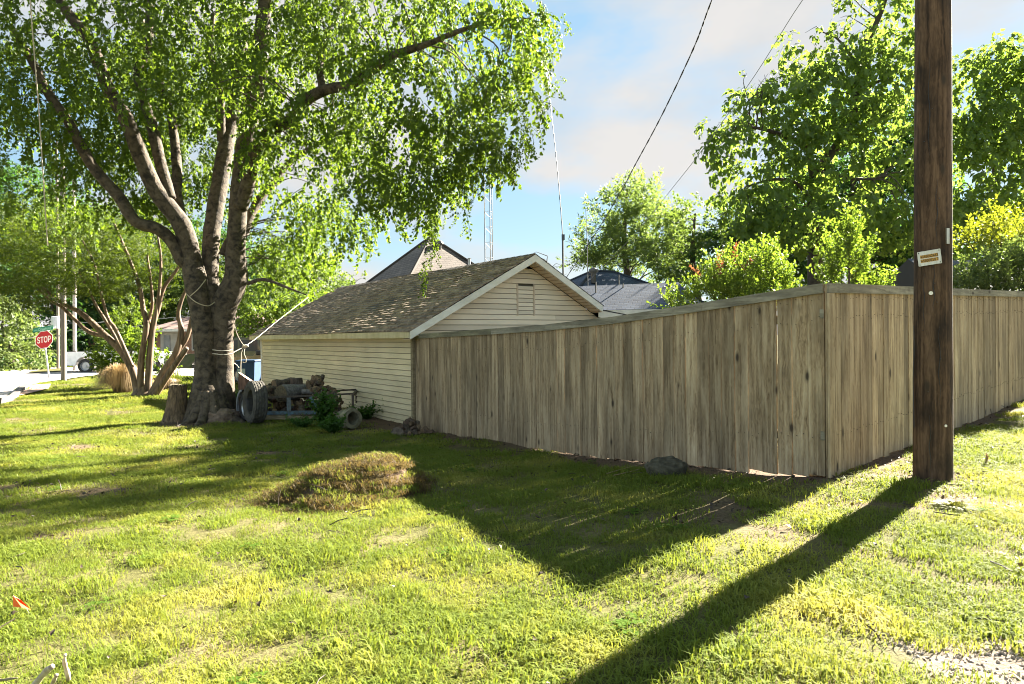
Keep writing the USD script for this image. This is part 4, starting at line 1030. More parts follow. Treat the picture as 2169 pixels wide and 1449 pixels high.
simple_tree('broad_tree', 'tall dense dark green tree right of the utility pole', 2120, 32, [pb(2110, 200, 26.5, 110, 110, 2.0), pb(2060, 330, 26.5, 90, 110, 1.8), pb(2170, 330, 27.0, 110, 150, 2.0), pb(2080, 470, 26.0, 110, 80, 1.6), pb(2200, 200, 27.5, 100, 120, 2), pb(2000, 470, 25.5, 70, 70, 1.3), pb(2150, 130, 26.5, 60, 50, 1.2)], 'catalpa', 'leaf_catalpa', dens=2.3, size=1.15, thr=.36, freq=.8, up=-.4)
simple_tree('dark_tree', 'dense dark tree low behind the forked big-leaved tree', 1840, 32, [pb(1660, 530, 32, 120, 80, 1.6), pb(1800, 530, 32, 110, 80, 1.6), pb(1920, 430, 32, 80, 150, 1.6), pb(1900, 540, 31, 90, 70, 1.4), pb(1560, 560, 32, 80, 60, 1.4), pb(1740, 440, 33, 120, 80, 1.5), pb(1860, 320, 33, 110, 110, 1.4), pb(1990, 560, 31, 60, 60, 1.2), pb(1640, 470, 33, 90, 60, 1.2)], 'far', 'leaf_dark', dens=3.0, size=.9, thr=.30)
simple_tree('feathery_tree', 'feathery blue green tree above the blue grey roof', 1330, 36, [pb(1310, 465, 36, 60, 45, 1.6), pb(1280, 535, 36, 60, 40, 1.6), pb(1350, 430, 36, 40, 45, 1.3), pb(1400, 420, 36, 26, 32, .9), pb(1360, 500, 35.5, 80, 55, 1.6), pb(1400, 540, 35.5, 60, 50, 1.5), pb(1360, 560, 36, 100, 40, 1.8), pb(1260, 560, 36, 35, 25, 1.0), pb(1245, 495, 36, 22, 16, .8)], 'needly', 'leaf_bluish', dens=1.7, size=1.05, thr=.42, freq=.9, up=.6)
simple_tree('loose_tree', 'loose light green tree between the feathery tree and the big-leaved tree', 1475, 33, [pb(1465, 470, 33, 60, 50, 1.5), pb(1430, 540, 33, 60, 50, 1.5), pb(1520, 540, 32, 60, 60, 1.5), pb(1480, 590, 32, 80, 30, 1.4)], 'far', 'leaf_mid', dens=1.9, size=.8, thr=.40, freq=.8)
simple_tree('small_far_tree', 'small far treetop just right of the garage gable peak', 1150, 40, [pb(1150, 548, 40, 36, 18, .9), pb(1185, 575, 40, 25, 20, .8)], 'far', 'leaf_mid', dens=1.0, size=.7, thr=.42, trunk_w=10)
simple_tree('small_far_tree', 'small far treetop left of the brown hip roof', 760, 42, [pb(760, 600, 42, 42, 16, 1.1), pb(735, 640, 42, 50, 30, 1.2)], 'far', 'leaf_mid', dens=1.2, size=.8, thr=.38, trunk_w=10)
shrub('yellow_green_shrub', 'yellow green shrub with reddish new growth above the fence, left one of the pair', 'shrub', 1600, 720, 11.5, [pb(1580, 590, 11.5, 62, 40, .7), pb(1632, 560, 11.6, 26, 26, .4), pb(1530, 612, 11.3, 40, 24, .45), pb(1590, 640, 11.2, 75, 28, .6), pb(1450, 645, 11.2, 36, 14, .4), pb(1640, 610, 11.5, 26, 26, .4)], 'shrub', 'leaf_bright', dens=24, size=1.2, thr=.34, freq=2.0, up=.7,
      mats=(('new_growth', [pb(1515, 585, 11.3, 30, 14, .3), pb(1545, 572, 11.2, 22, 8, .25), pb(1522, 560, 11.2, 6, 18, .15)], 'shrub', 'leaf_red', 5),))
shrub('round_green_shrub', 'upright bright green shrub above the fence just left of the corner', 'shrub', 1785, 720, 11.0, [pb(1792, 540, 11, 32, 34, .4), pb(1788, 588, 11, 38, 30, .5), pb(1790, 497, 11, 20, 20, .3), pb(1845, 612, 10.8, 32, 12, .35)], 'shrub', 'leaf_bright', dens=24, size=1.2, thr=.34, freq=2.0, up=.8)
shrub('low_green_shrub', 'pale green shrub showing over the fence right of the utility pole', 'shrub', 2110, 690, 12.5, [pb(2090, 605, 12.5, 70, 28, .6), pb(2140, 590, 12.6, 60, 40, .7), pb(2050, 615, 12.3, 40, 15, .4), pb(2180, 585, 12.6, 50, 50, .7)], 'shrub', 'leaf_pale', dens=19, size=1.35, thr=.33, freq=2.0, up=.7)
shrub('yellow_maple', 'small golden yellow tree with layered branches at the right edge', 'tree', 2165, 640, 13.6, [pb(2160, 485, 13.6, 55, 28, .6), pb(2145, 520, 13.6, 40, 22, .5), pb(2060, 520, 13.4, 42, 16, .4), pb(2190, 520, 13.7, 50, 40, .6), pb(2165, 550, 13.6, 30, 18, .4), pb(2110, 475, 13.6, 16, 10, .3)], 'shrub', 'leaf_yellow', dens=14, size=1.3, thr=.37, freq=2.2, up=.1)

# woods beyond the street, on the left
woods = 'trees of the woods beyond the street'
for px, dp, bl, mt, lab in (
        (20, 40, [pb(10, 715, 39, 60, 65, 2.2), pb(-40, 690, 39, 60, 80, 2.2), pb(30, 760, 38, 60, 35, 1.6)], 'leaf_pale', 'pale whitish green bush tree at the far left edge'),
        (120, 50, [pb(110, 660, 50, 90, 80, 3), pb(60, 590, 52, 90, 70, 3), pb(150, 720, 49, 70, 60, 2.5), pb(80, 740, 47, 80, 45, 2)], 'leaf_dark', 'dark tree filling the background behind the stop sign'),
        (190, 60, [pb(190, 700, 60, 45, 60, 2.4), pb(180, 640, 60, 60, 50, 2.4), pb(230, 680, 60, 50, 60, 2.4)], 'leaf_mid', 'mid green tree behind the white pickup'),
        (60, 58, [pb(40, 470, 58, 140, 110, 4), pb(150, 530, 58, 140, 90, 4), pb(-60, 520, 58, 120, 120, 4)], 'leaf_dark', 'tall dark tree at the back left above the street'),
        (330, 56, [pb(330, 580, 56, 140, 90, 4), pb(410, 640, 55, 100, 60, 3), pb(280, 640, 55, 100, 60, 3)], 'leaf_mid', 'tall tree behind the brown roofed brick house'),
        (440, 58, [pb(450, 560, 58, 110, 90, 4), pb(520, 640, 57, 90, 60, 3)], 'leaf_dark', 'dark tree behind the trunk of the big shade tree'),
        (570, 48, [pb(560, 640, 46, 70, 50, 2), pb(620, 630, 47, 60, 45, 2), pb(590, 690, 45, 90, 35, 2), pb(520, 690, 45, 60, 40, 2)], 'leaf_bright', 'sunlit light green tree left of the garage roof'),
        (670, 55, [pb(660, 600, 55, 70, 45, 3), pb(620, 560, 56, 70, 40, 3), pb(700, 640, 54, 60, 35, 3)], 'leaf_mid', 'mid green tree above the far end of the garage roof')):
    simple_tree('woodland_tree', lab, px, dp, bl, 'far', mt, dens=.85, size=1.25, group=woods, thr=.33, freq=.4, trunk_w=12, nb=2)
shrub('roadside_bush', 'dark low bush at the road edge under the woods', 'bush', 70, 775, 43, [pb(60, 770, 43, 70, 16, 2), pb(150, 772, 44, 50, 14, 2)], 'far', 'leaf_dark', dens=1.0, size=.8, thr=.3, freq=.6, base=ground_at(100, 779))

# ------------------------------------------------------------------ houses behind


def quad_uv(pts):
    """A planar polygon with coordinates in metres: across, and up the slope."""
    p = np.asarray(pts, float); n = nrm(np.cross(p[1] - p[0], p[2] - p[0])); u = np.cross(Z, n)
    u = nrm(u) if np.linalg.norm(u) > 1e-3 else np.array([1., 0, 0]); w = np.cross(n, u)
    return p, np.array([[0, k, k + 1] for k in range(1, len(p) - 1)]), np.stack([p @ u, p @ w], 1)


def panels(name, polys, mat, parent, **k):
    V, F, U, n = [], [], [], 0
    for q in polys:
        v, f, u = quad_uv(q); V.append(v); F.append(f + n); U.append(u); n += len(v)
    return obj(name, (np.vstack(V), np.vstack(F)), mat, parent, uv=np.vstack(U), **k)


def hip_house(name, label, apex0, apex1, half, ze, zg, roofmat, wallmat, ex=.4):
    """A hip roof between two ridge ends over plain walls; half: half width of the eaves; the outline follows A and B."""
    rd = apex1 - apex0; L_ = np.linalg.norm(rd[:2]); e = nrm([rd[0], rd[1], 0]) if L_ > .01 else A; o = np.cross(Z, e)
    c = [apex0 - e * half - o * half, apex1 + e * half - o * half, apex1 + e * half + o * half, apex0 - e * half + o * half]
    c = [np.array([q[0], q[1], ze]) for q in c]
    t = thing(name, label, 'house', ((apex0[0] + apex1[0]) / 2, (apex0[1] + apex1[1]) / 2, zg))
    polys = [[c[0], c[1], apex1, apex0], [c[2], c[3], apex0, apex1], [c[1], c[2], apex1], [c[3], c[0], apex0], [c[3], c[2], c[1], c[0]]] if L_ > .01 else [[c[0], c[1], apex0], [c[1], c[2], apex0], [c[2], c[3], apex0], [c[3], c[0], apex0], [c[3], c[2], c[1], c[0]]]
    rf = panels('roof', polys, roofmat, t)
    hips = [(apex0, c[0]), (apex1, c[1]), (apex1, c[2]), (apex0, c[3])] + ([(apex0, apex1)] if L_ > .01 else [])
    for a, b in hips: obj('ridge_cap', tube([a + Z * .02, b + Z * .02], .07, 6), roofmat, rf)
    w = [q + (np.array([apex0[0] + apex1[0], apex0[1] + apex1[1], 0]) / 2 - np.array([q[0], q[1], 0])) * 0 for q in c]
    w = [c[0] + (e + o) * ex, c[1] + (-e + o) * ex, c[2] + (-e - o) * ex, c[3] + (e - o) * ex]
    wl = MB(); b4 = [np.array([q[0], q[1], zg - .3]) for q in w]; t4 = [np.array([q[0], q[1], ze - .02]) for q in w]; wl.add(*hexa(b4, t4))
    obj('wall', wl.get(), wallmat, t)
    for k in range(4):
        a, b = c[k], c[(k + 1) % 4]; d = b - a; oo = nrm(np.cross(d, Z))
        obj('fascia', box(a + oo * .0 - Z * .17, d, oo * .03, Z * .155), 'trim_cream', t)
    return t, rf, c


ap = at(912, 503, 31.0)
h1, rf1, _ = hip_house('hip_roof_house', 'house with steep brown grey hip roof behind the garage', ap, ap + B * .02, 4.6, ap[2] - 4.3, gz(ap[0], ap[1]), 'roof_far_brown', 'brick_far')
q = at(930, 518, 30.6); tv = obj('roof_vent', tube([q - Z * .6, q - Z * .05, q, q + Z * .03, q + Z * .14, q + Z * .2], [.10, .10, .17, .21, .17, .04], 14), 'metal_vent', rf1, smooth=True)
q = at(994, 548, 28.6); obj('vent_pipe', tube([q - Z * .7, q, q + Z * .02], [.06, .06, .09], 10), 'galvanised', rf1)
a0, a1 = at(1255, 575, 33.0), at(1300, 571, 33.5); a1[2] = a0[2]
h2, rf2, _ = hip_house('blue_roof_house', 'house with blue grey shingle hip roofs right of the garage', a0, a1, 3.9, a0[2] - 2.1, gz(a0[0], a0[1]), 'roof_far_blue', 'board_beige')
b0, b1 = at(1285, 604, 26.0), at(1437, 590, 25.0); b1[2] = b0[2]
wing_e = nrm([b1[0] - b0[0], b1[1] - b0[1], 0]); wing_o = np.cross(Z, wing_e); hw = 2.1; zw = b0[2] - 1.03
wc = [b0 - wing_e * 1.5 - wing_o * hw, b1 + wing_e * hw * .45 - wing_o * hw, b1 + wing_e * hw * .45 + wing_o * hw, b0 - wing_e * 1.5 + wing_o * hw]; wc = [np.array([q[0], q[1], zw]) for q in wc]; b0w = b0 - wing_e * 1.5
panels('wing_roof', [[wc[0], wc[1], b1, b0w], [wc[2], wc[3], b0w, b1], [wc[1], wc[2], b1], [wc[3], wc[2], wc[1], wc[0]]], 'roof_far_blue', h2)
wi = [wc[0] + (wing_e + wing_o) * .35, wc[1] + (-wing_e + wing_o) * .35, wc[2] + (-wing_e - wing_o) * .35, wc[3] + (wing_e - wing_o) * .35]
obj('wing_wall', hexa([np.array([q[0], q[1], zw - 2.6]) for q in wi], [np.array([q[0], q[1], zw - .02]) for q in wi]), 'board_beige', h2)
obj('wing_fascia', box(wc[0] - Z * .17 - wing_o * .03, wc[1] - wc[0], wing_o * .03, Z * .155), 'trim_cream', h2)
q = at(1257, 577, 31.5); obj('roof_vent', tube([q - Z * .5, q - Z * .05, q, q + Z * .14, q + Z * .22], [.12, .12, .22, .22, .06], 12), 'metal_vent', rf2, smooth=True)
for x, y, h in ((1311, 590, .3), (1262, 604, .25), (1320, 606, .2)):
    q = at(x, y, 27.5 if x == 1311 else 25.5); obj('vent_pipe', tube([q - Z * .5, q + Z * h * .5], .03, 8), 'metal_vent', rf2)
# shed with dark roof
s0, s1 = at(1985, 551, 15.0), at(2100, 553, 15.4); s1[2] = s0[2]; sd = nrm([s1[0] - s0[0], s1[1] - s0[1], 0]); so = np.cross(sd, Z)
shed = thing('garden_shed', 'dark blue grey shingled shed roof peeking over the fence right of the pole', 'shed', (s0[0], s0[1], gz(s0[0], s0[1])))
e0, e1 = s0 - sd * .8, s1 + sd * .9; dn = so * 1.15 - Z * .78
for k in range(9):
    for j in range(7):
        rr = np.random.default_rng(k * 10 + j); a = e0 + (e1 - e0) * (j / 7) + dn * (k / 9); wv = (e1 - e0) / 7 * .985; hv = dn / 9 * 1.25; nn = nrm(np.cross(e1 - e0, dn)); nn = nn if nn[2] > 0 else -nn
        obj('shingle', box(a + nn * (.004 - .0 * k), wv, hv, nn * (.012 + rr.uniform(0, .006))), 'roof_far_blue' if False else 'shingle_slate', shed)
obj('roof', hexa([e0 + dn * 1.05, e1 + dn * 1.05, e1 - dn * np.array([1, 1, -1]), e0 - dn * np.array([1, 1, -1])], [e0, e1, e1 + Z * .001, e0 + Z * .001]), 'roof_dark_edge', shed)
obj('wall', hexa([np.array([q[0], q[1], gz(q[0], q[1]) - .2]) for q in (e0 + so * .95 + sd * .1, e1 + so * .95 - sd * .1, e1 - so * .95 - sd * .1, e0 - so * .95 + sd * .1)], [np.array([q[0], q[1], e0[2] - .72]) for q in (e0 + so * .95 + sd * .1, e1 + so * .95 - sd * .1, e1 - so * .95 - sd * .1, e0 - so * .95 + sd * .1)]), 'board_beige', shed)

# brick house beyond the crossing street
hb = at(330, 772, 46.0); hz = gz(hb[0], hb[1])
bh = thing('brick_house', 'low brick house with brown roof beyond the street behind the tree trunk', 'house', (hb[0], hb[1], hz))
wl0, wl1 = at(332, 773, 46.0), at(560, 773, 46.0); wl0[2] = wl1[2] = hz
x0, x1, y0 = wl0[0], wl1[0], wl0[1]; wh = 2.35
panels('wall', [[(x0, y0, hz - .2), (x1, y0, hz - .2), (x1, y0, hz + wh), (x0, y0, hz + wh)], [(x0, y0 + 8, hz - .2), (x0, y0, hz - .2), (x0, y0, hz + wh), (x0, y0 + 8, hz + wh)], [(x1, y0, hz - .2), (x1, y0 + 8, hz - .2), (x1, y0 + 8, hz + wh), (x1, y0, hz + wh)]], 'brick_far', bh)
xm = (x0 + x1) / 2
rfb = panels('roof', [[(x0 - .5, y0 - .6, hz + wh), (x1 + .5, y0 - .6, hz + wh), (x1 - 2.5, y0 + 3.5, hz + wh + 1.5), (x0 + 2.6, y0 + 3.5, hz + wh + 1.5)], [(x0 - .5, y0 + 8, hz + wh), (x0 - .5, y0 - .6, hz + wh), (x0 + 2.6, y0 + 3.5, hz + wh + 1.5)], [(x1 + .5, y0 - .6, hz + wh), (x1 + .5, y0 + 8, hz + wh), (x1 - 2.5, y0 + 3.5, hz + wh + 1.5)], [(x1 + .5, y0 + 8, hz + wh), (x0 - .5, y0 + 8, hz + wh), (x0 + 2.6, y0 + 3.5, hz + wh + 1.5), (x1 - 2.5, y0 + 3.5, hz + wh + 1.5)]], 'roof_brown', bh)
obj('fascia', box((x0 - .5, y0 - .62, hz + wh - .16), (x1 - x0 + 1, 0, 0), (0, .03, 0), (0, 0, .17)), 'trim_cream', bh)
obj('entry_wall', box((x0 + .3, y0 - .06, hz), (1.2, 0, 0), (0, .05, 0), (0, 0, wh - .05)), 'board_beige', bh)
obj('door', box((x0 + .55, y0 - .12, hz + .2), (.42, 0, 0), (0, .05, 0), (0, 0, 1.75)), 'door_grey', bh)
obj('porch_post', box((x0 - .3, y0 - .62, hz - .1), (.22, 0, 0), (0, .22, 0), (0, 0, wh + .9)), 'chimney_brown', bh)
obj('brick_planter', box((x0 + 1.6, y0 - 1.2, hz - .1), (3.0, 0, 0), (0, .4, 0), (0, 0, .45)), 'brick_dark', bh)
for k in range(2):
    wx = x0 + 2.4 + k * 2.6
    w_ = obj('window', box((wx, y0 - .03, hz + .9), (1.3, 0, 0), (0, .05, 0), (0, 0, 1.1)), 'trim_cream', bh)
    for j in range(2): obj('pane', box((wx + .06 + j * .62, y0 - .045, hz + .96), (.56, 0, 0), (0, .03, 0), (0, 0, .98)), 'window_dark', w_)
fh = at(200, 745, 52.0); fz = gz(fh[0], fh[1])
fhs = thing('far_house', 'small far house with dark roof and brown gable above the white pickup', 'house', (fh[0], fh[1], fz))
obj('wall', box((fh[0] - 2.2, fh[1], fz), (4.8, 0, 0), (0, 5, 0), (0, 0, 2.0)), 'board_beige', fhs)
obj('roof', hexa([(fh[0] - 2.5, fh[1] - .5, fz + 1.9), (fh[0] + 3, fh[1] - .5, fz + 1.9), (fh[0] + 3, fh[1] + 5, fz + 1.9), (fh[0] - 2.5, fh[1] + 5, fz + 1.9)], [(fh[0] - 2.3, fh[1] + 1.6, fz + 3.2), (fh[0] + 2.8, fh[1] + 1.6, fz + 3.2), (fh[0] + 2.8, fh[1] + 2.5, fz + 3.2), (fh[0] - 2.3, fh[1] + 2.5, fz + 3.2)]), 'roof_dark_edge', fhs)
obj('gable', extrude([(-1.4, 0), (1.4, 0), (0, .95)], (fh[0] + .2, fh[1] - .7, fz + 1.2), (1, 0, 0), Z, (0, .3, 0)), 'chimney_brown', fhs)

# ------------------------------------------------------------------ masts, poles, wires
tw = at(1037, 640, 37.0); twb = np.array([tw[0], tw[1], gz(tw[0], tw[1])])
tower = thing('radio_tower', 'slim three-legged lattice radio tower rising behind the garage roof', 'radio tower', twb)
legs = [twb + .23 * np.array([math.cos(a), math.sin(a), 0]) for a in (2.9, -1.2, .6)]; TH = 16.0
for q in legs: obj('leg', tube([q, q + Z * TH], .026, 6), 'steel_dark', tower)
for k in range(int(TH / .42)):
    for a, b in ((0, 1), (1, 2), (2, 0)):
        obj('brace', tube([legs[a] + Z * (k * .42), legs[b] + Z * (k * .42 + (.42 if k % 2 else 0.02))], .007, 4), 'galvanised', tower)
q0 = at(1193, 600, 27.0); m0 = np.array([q0[0], q0[1], gz(q0[0], q0[1])])
mast = thing('antenna_mast', 'thin grey whip antenna on a pole right of the garage gable', 'antenna', m0)
obj('mast_pole', tube([m0, at(1192, 498, 27.0)], .038, 8), 'steel_dark', mast)
obj('clamp', box(at(1190, 508, 26.95), (.12, 0, 0), (0, .1, 0), (0, 0, .22)), 'steel_dark', mast)
wh_ = [at(1192, 500, 27.0), at(1186, 420, 27.0), at(1178, 330, 27.0), at(1166, 225, 27.0), at(1152, 110, 27.0), at(1140, 30, 27)]
obj('whip', tube(smooth_path(wh_, 4), np.linspace(.020, .010, 21), 6), 'steel_dark', mast)
for k in (1, 2, 3): obj('joint', tube([wh_[k] - Z * .05, wh_[k] + Z * .05], .03, 6), 'cable_grey', mast)
q0 = at(1245, 600, 29.0); m0 = np.array([q0[0], q0[1], gz(q0[0], q0[1])])
m2 = thing('thin_antenna', 'very thin antenna rod in front of the feathery tree', 'antenna', m0)
obj('rod', tube([m0, at(1244, 520, 29.0), at(1241, 442, 29.0)], [.022, .018, .012], 6), 'steel_dark', m2)
obj('tip', tube([at(1250, 456, 29), at(1256, 469, 29)], .012, 5), 'cable_grey', m2)


def wire(name, label, pts, r, mat, n=6, twist=0, cat='cable', group=None):
    p = smooth_path([at(*q) for q in pts], n); t = thing(name, label, cat, p[0], group)
    if twist:
        for s in range(2):
            q = np.array([x + r * .7 * np.array([math.cos(k * 1.9 + s * math.pi), .3 * math.sin(k * 1.9), math.sin(k * 1.9 + s * math.pi)]) for k, x in enumerate(p)]); obj('strand', tube(q, r * .8, 5), mat, t, smooth=True)
    else: obj('strand', tube(p, r, 6), mat, t, smooth=True)
    return t


wire('service_cable', 'twisted black overhead service cable, nearer the garage', [(1640, -330, 8.5), (1508, 0, 13), (1468, 105, 14.5), (1400, 248, 17), (1345, 350, 19), (1315, 406, 20.5), (1258, 500, 23.5), (1197, 592, 27)], .013, 'cable_black', 9, twist=1)
wire('thin_overhead_wire', 'single thin overhead wire passing in front of the big-leaved tree', [(1900, -260, 8), (1700, 0, 12), (1600, 158, 14), (1487, 318, 16.5), (1427, 395, 18.5), (1361, 477, 21), (1314, 528, 23.5), (1250, 592, 27)], .007, 'cable_grey')
wire('hanging_rope', 'long pale rope hanging from the tree near the left edge', [(62, -40, 11), (66, 30, 11), (74, 130, 11), (82, 230, 11), (88, 320, 11), (95, 430, 11), (101, 520, 11)], .010, 'rope_tan', 5, cat='rope')
wire('street_wire', 'upper of two thin wires beyond the trunk of the shade tree', [(-20, 672, 45), (120, 684, 40), (260, 680, 42), (400, 671, 45), (560, 664, 48)], .012, 'cable_grey')
wire('street_wire', 'lower of two thin wires beyond the trunk of the shade tree', [(-20, 690, 45), (120, 700, 40), (260, 693, 42), (400, 683, 45), (560, 676, 48)], .012, 'cable_grey')
wire('guy_wire', 'thin bright wire running down to the stop sign from the left', [(56, 716.5, 36), (80, 711.5, 33), (122, 690, 40)], .02, 'rope_white', 3)


def street_pole(label, px, pyb, w, ytop, mat='pole_grey', extra=None):
    b = ground_at(px, pyb); dp = float((b - EYE) @ FWD); t = thing('street_pole', label, 'utility pole', b)
    top = at(px - 3, ytop, dp); rr_ = w * dp / FPX / 2
    obj('pole_shaft', tube([b - Z * .1, b * .5 + top * .5, top], [rr_ * 1.1, rr_, rr_ * .8], 12), mat, t, smooth=True)
    return t, dp


street_pole('brown timber street pole on the verge right of the stop sign', 135, 807, 10, 300)
street_pole('grey street pole in front of the tail of the white pickup', 159, 787, 7, 380, 'concrete')
t, dp = street_pole('slim pale street pole carrying a grey transformer can', 123, 783, 5.5, 300)
q = at(117, 683, dp - .2); obj('transformer', tube([q - Z * .35, q - Z * .33, q + Z * .33, q + Z * .35], [.16, .2, .2, .16], 12), 'transformer_grey', t, smooth=30)
obj('bracket', box(at(124, 713, dp - .3), (.16, 0, 0), (0, .3, 0), (0, 0, .1)), 'galvanised', t)

# stop sign
SB = ground_at(103, 804); sdp = float((SB - EYE) @ FWD)
stop = thing('stop_sign', 'red stop sign with green street name blade on a leaning metal post', 'street sign', SB)
top = at(88.5, 692, sdp); obj('post', box(SB - Z * .1, top - SB + Z * .1, (.055, 0, 0), (0, .03, 0)), 'galvanised', stop)
sc_ = at(93.4, 719.5, sdp - .05); R8 = .375; an = np.arange(8) * math.pi / 4 + math.pi / 8
lean_ = nrm(top - SB); sx_ = nrm(np.array([1, 0, 0]) - lean_ * lean_[0]); sx_ = nrm(sx_ + Z * .02)
sn_ = np.array([0, -1.0, 0])
oct_ = lambda rr_: [(rr_ * math.cos(a), rr_ * math.sin(a)) for a in an]
pl = obj('octagon_plate', extrude(oct_(R8 / math.cos(math.pi / 8)), sc_, sx_, Z, sn_ * .004), 'sign_white', stop)
obj('red_face', extrude(oct_((R8 - .022) / math.cos(math.pi / 8)), sc_ + sn_ * .004, sx_, Z, sn_ * .003), 'sign_red', pl)


def letters(name, text, c, ux, uy, on, h, width, mat, parent, bold=True):
    tm = meshkit.text_mesh(text, h, .003, bold=bold); tv = np.array(tm.vertices); tv[:, 0] -= (tv[:, 0].min() + tv[:, 0].max()) / 2; tv[:, 0] *= width / np.ptp(tv[:, 0])
    V = c + tv[:, :1] * ux + (tv[:, 1:2] - h / 2) * uy + tv[:, 2:] * on; f = np.array(tm.faces)
    return obj(name, (V, f), mat, parent)


letters('lettering', 'STOP', sc_ + sn_ * .0072 + Z * .005, sx_, Z, sn_, .255, .60, 'sign_white', pl)
nb = obj('street_name_blade', box(at(69.5, 704.5, sdp - .04), sx_ * .90, sn_ * .006, Z * .185), 'sign_green', stop)
bc = at(69.5, 704.5, sdp - .04) + sn_ * .0062
letters('lettering', 'Crawford', bc + sx_ * .52 + Z * .085, sx_, Z, sn_, .115, .54, 'sign_mint', nb, bold=False)
letters('lettering', '1300', bc + sx_ * .13 + Z * .075, sx_, Z, sn_, .05, .15, 'sign_mint', nb, bold=False)
letters('lettering', 'ST', bc + sx_ * .85 + Z * .13, sx_, Z, sn_, .05, .07, 'sign_mint', nb, bold=False)
obj('top_bracket', box(at(88, 693, sdp - .02), (.04, 0, 0), (0, .03, 0), (-.03, 0, .22)), 'galvanised', stop)

# ------------------------------------------------------------------ vehicles


def wheel(t, c, r, w, axis_, rim='rim_silver', name='wheel'):
    """A wheel: tyre of a rounded profile, dished rim, spokes."""
    a = nrm(axis_); m = trimesh.creation.revolve(np.array([(.62 * r, -w * .42), (.86 * r, -w * .5), (.96 * r, -w * .42), (r, -w * .25), (r, w * .25), (.96 * r, w * .42), (.86 * r, w * .5), (.62 * r, w * .42), (.62 * r, -w * .42)]), sections=28)
    T_ = trimesh.geometry.align_vectors([0, 0, 1], a); m.apply_transform(T_); m.apply_translation(c)
    p = obj(name, (np.array(m.vertices), np.array(m.faces)), 'rubber', t, smooth=35)
    d = trimesh.creation.revolve(np.array([(0, w * .20), (.15 * r, w * .22), (.2 * r, w * .12), (.52 * r, w * .10), (.60 * r, w * .36), (.64 * r, w * .38), (.64 * r, -w * .3), (0, -w * .3)]), sections=28); d.apply_transform(T_); d.apply_translation(c)
    obj('rim', (np.array(d.vertices), np.array(d.faces)), rim, p, smooth=35); return p


def pickup(name, label, front, fwd, z0, paint, L_=5.4, W_=1.9, H_=1.78, suv=False, cargo=None):
    """A pickup (or a boxy estate) from its front bumper centre, heading along fwd."""
    f = nrm([fwd[0], fwd[1], 0]); s = np.cross(Z, f); o = np.array([front[0], front[1], z0]); back = -f
    t = thing(name, label, 'suv' if suv else 'pickup truck', o + back * L_ / 2)
    P = lambda x, y, z: o + back * x + s * y + Z * z
    belt = 1.08; wx = (1.0, L_ - 1.15); wr = .37
    prof = [(0.05, .42), (0.0, .62), (.06, .92), (.25, 1.02), (1.5, belt), (L_ - .02, belt + .03), (L_, .55), (L_ - .08, .42)]
    for x in reversed(wx):
        a = np.linspace(0, math.pi, 9)[::1]; prof += [(x + .46 * math.cos(q), .40 + .46 * math.sin(q)) for q in a]
    body = extrude(prof, P(0, -W_ / 2, 0), back, Z, s * W_)
    obj('body', body, paint, t)
    ce = L_ - .25 if suv else 3.45
    g0, g1 = [(1.45, belt - .01), (2.15, H_ - .06), (2.35, H_), (ce - .25, H_ + .0), (ce - .05, H_ - .1), (ce + .02, belt - .01)], None
    cab = extrude(g0, P(0, -W_ / 2 + .14, 0), back, Z, s * (W_ - .28)); obj('cab', cab, paint, t)
    for sd in (-1, 1):
        y = sd * (W_ / 2 - .138)
        for a, b in ((1.78, 2.42), (2.5, 3.25)) + (((3.35, ce - .25),) if suv else ()):
            x0_ = a + .25 if a < 2 else a
            q = [P(a, y, belt + .04), P(b, y, belt + .04), P(b, y, H_ - .12), P(x0_ + (.22 if a < 2 else 0), y, H_ - .12)]
            obj('side_window', hexa(q if sd < 0 else q, [x + s * sd * .006 for x in q]), 'window_dark', t)
        obj('mirror', cbox(P(1.75, sd * (W_ / 2 + .08), belt + .12), (.20, .16, .17), math.atan2(f[1], f[0]), .03), 'car_black', t)
        obj('headlight', box(P(.0, sd * (W_ / 2 - .02), .74) - s * (.30 if sd > 0 else 0), s * .30, back * .10, Z * .15), 'lamp_clear', t)
        obj('tail_light', box(P(L_ - .12, sd * (W_ / 2 - .012), .72) - s * (.18 if sd > 0 else -.0) * 1.0, s * .19, back * .13, Z * .30), 'lamp_red', t)
        for x in wx: wheel(t, P(x, sd * (W_ / 2 - .13), wr), wr, .25, s * sd)
    obj('windscreen', hexa([P(1.50, -W_ / 2 + .2, belt + .03), P(1.50, W_ / 2 - .2, belt + .03), P(2.12, W_ / 2 - .24, H_ - .09), P(2.12, -W_ / 2 + .24, H_ - .09)], [P(1.485, -W_ / 2 + .2, belt + .045), P(1.485, W_ / 2 - .2, belt + .045), P(2.105, W_ / 2 - .24, H_ - .075), P(2.105, -W_ / 2 + .24, H_ - .075)]), 'window_dark', t)
    for x, nm in ((-.04, 'front_bumper'), (L_ - .06, 'rear_bumper')): obj(nm, cbox(P(x + .05, 0, .50), (.14, W_ - .1, .2), math.atan2(f[1], f[0]), .03), 'chrome', t)
    if not suv:
        obj('bed_rail', box(P(3.5, -W_ / 2 + .0, belt + .03), back * (L_ - 3.55), s * .08, Z * .035), 'car_black', t); obj('bed_rail', box(P(3.5, W_ / 2 - .08, belt + .03), back * (L_ - 3.55), s * .08, Z * .035), 'car_black', t)
    return t


